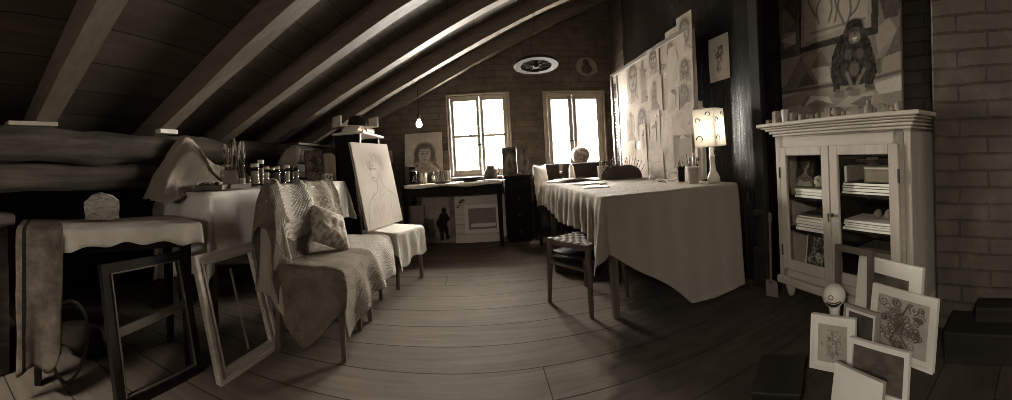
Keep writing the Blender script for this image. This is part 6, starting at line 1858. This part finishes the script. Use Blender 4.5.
m_art('dim_print', .02, .40, .5, .3)
# back: large white mount with a dark picture
a = Art(24, 30, .16, .9, 50); a.noise(.05, 6)
picture('framed_picture', 'large white-mounted picture at the back of the floor stack', at(864, 316, Z=0) * 1 if False else (1.56, .965, 0), (1.46, .575, 0), 0, .405, .018, a, 'dim_print', 'mat_board', .055, lean=.17)
a = Art(70, 86, .80, .82, 51); a.noise(.04, 6)
for k in range(75):
    cx_, cy_ = a.rng.uniform(.10, .90), a.rng.uniform(.08, .92); r_ = a.rng.uniform(.04, .11)
    a.curve([(cx_ + r_ * (1 - q / 16) * math.cos(q * .7 + k), cy_ + r_ * (1 - q / 16) * math.sin(q * .7 + k)) for q in range(12)], a.rng.uniform(.008, .016), a.rng.choice([.06, .15, .3, .92]), .9, 3)
a.ell(.45, .70, .10, .10, .3, .6, .4); a.poly([(.28, .62), (.50, .74), (.62, .92), (.52, .70)], .08); a.ell(.48, .32, .10, .22, .25, .5, .4); a.curve([(.30, .12), (.40, .40), (.55, .55), (.5, .3), (.62, .14)], .016, .08, .9)
picture('framed_picture', 'white-framed drawing of dense swirling scrolls in the floor stack', (1.465, .83, 0), (1.385, .475, 0), 0, .305, .016, a, 'dim_print', 'mat_board', .022, lean=.20)
a = Art(16, 20, .12, .8, 52); a.noise(.04, 5)
picture('framed_picture', 'narrow dark-mounted frame between the ball head and the swirling drawing', (1.40, .935, 0), (1.37, .735, 0), 0, .215, .014, a, 'dim_print', 'mat_dim', .014, lean=.16)
a = Art(50, 70, .78, .7, 53); a.noise(.03, 5)
for k in range(40):
    y0 = a.rng.uniform(.12, .78); x0 = .5 + a.rng.normal() * .16 * (1.1 - y0 * .6)
    a.curve([(x0, y0), (x0 + a.rng.uniform(-.06, .06), y0 + .05), (x0 + a.rng.uniform(-.1, .1), y0 + .09)], .009, a.rng.choice([.1, .3, .95]), .8, 3); a.ell(x0, y0 + .08, .018, .018, a.rng.choice([.15, .4]), .7, .4)
a.curve([(.5, .08), (.48, .35), (.5, .7)], .010, .2, .8); a.curve([(.47, .1), (.38, .35), (.32, .55)], .009, .2, .7); a.curve([(.53, .1), (.62, .35), (.66, .5)], .009, .2, .7)
picture('framed_picture', 'pale framed flower sketch leaning at the left front of the floor stack', (1.205, .975, 0), (1.255, .775, 0), 0, .228, .016, a, 'dim_print', 'mat_board', .02, lean=.17, th=.03)
a = Art(30, 30, .17, 1, 54); a.noise(.05, 7); a.squiggle(.5, .45, .35, .3, 8, .03, .08, .7)
picture('framed_picture', 'front picture with a dark print in a pale frame, right of the flower sketch', (1.185, .775, 0), (1.175, .505, 0), 0, .19, .020, a, 'dim_print', 'mat_board', .0, lean=.2)
w0, w1 = Vector((1.075, .775, 0)), Vector((1.045, .55, 0))
Mx = leaning(w0, w1, (w0 + w1) / 2 + Vector((.035, .005, .145)))
t = thing('blank_canvas', 'blank pale canvas leaning foremost at the bottom of the floor stack', 'canvas', Mx.translation, rot=Mx.to_euler()); w_ = (w1 - w0).length
MB().box((0, .010, .075), (w_, .018, .15), bev=.003).build('stretcher', 'mat_dim', t); MB().box((0, -.0005, .075), (w_ - .006, .003, .144), bev=.001).build('face', 'mat_board', t)
# tall empty frame in front of the cabinet
Mx = None
picture('mirror_frame', 'tall dark empty frame leaning against the right cabinet door', (1.575, 1.09, 0), (1.545, .845, 0), 0, .44, .032, None, None, 'mid_wood', 0, lean=.06, cat='frame', hollow=True)
# ball-headed figure
t = thing('ball_head', 'white ball head with a painted grin on a short neck behind the flower sketch', 'sculpture', (1.43, .985, 0), R(-60))
MB().lathe([(0, 0), (.055, 0), (.055, .02), (.03, .03), (.028, .12), (.024, .16), (.03, .185), (0, .186)], 24).build('neck', 'ceramic', t, smooth=True)
MB().sphere((0, 0, .240), .058, 28, 20).build('head', 'ceramic', t, smooth=True)
def on_ball(az, el, r=.0585): return Vector((r * math.sin(az) * math.cos(el), -r * math.cos(az) * math.cos(el), .240 + r * math.sin(el)))
MB().tube([on_ball(lerp(-.75, .75, k / 14), -.22 - .30 * math.cos(lerp(-1.4, 1.4, k / 14))) for k in range(15)], [.002 + .005 * math.sin(PI * k / 14) for k in range(15)], 6).build('painted_grin', 'black', t)
MB().tube([on_ball(lerp(-.6, .6, k / 14), -.10 - .18 * math.cos(lerp(-1.4, 1.4, k / 14))) for k in range(15)], [.0015 + .002 * math.sin(PI * k / 14) for k in range(15)], 6).build('painted_lip', 'dark_card', t)
MB().tube([on_ball(-.20 + .20 * math.cos(a_), .20 + .17 * math.sin(a_)) for a_ in [k * .4488 for k in range(14)]], .0022, 6, closed=True).build('painted_eye', 'dark_card', t)
# dark low boxes on the floor and against the pier
t = thing('dark_case', 'flat black case lying on the floor left of the blank canvas', 'case', (1.02, .98, 0), R(35)); MB().box((0, 0, .03), (.24, .18, .055), bev=.006).build('body', 'black', t); MB().box((0, 0, .063), (.25, .19, .012), bev=.004).build('lid', 'dark_wood_x', t)
t = thing('step_block', 'dark stepped wooden block on the floor against the brick pier', 'block', (1.60, .28, 0), R(4)); MB().box((0, 0, .07), (.22, .36, .14), bev=.006).build('lower_step', 'dark_wood_y', t); MB().box((.05, -.06, .175), (.12, .22, .07), bev=.006).build('upper_step', 'dark_wood_y', t)
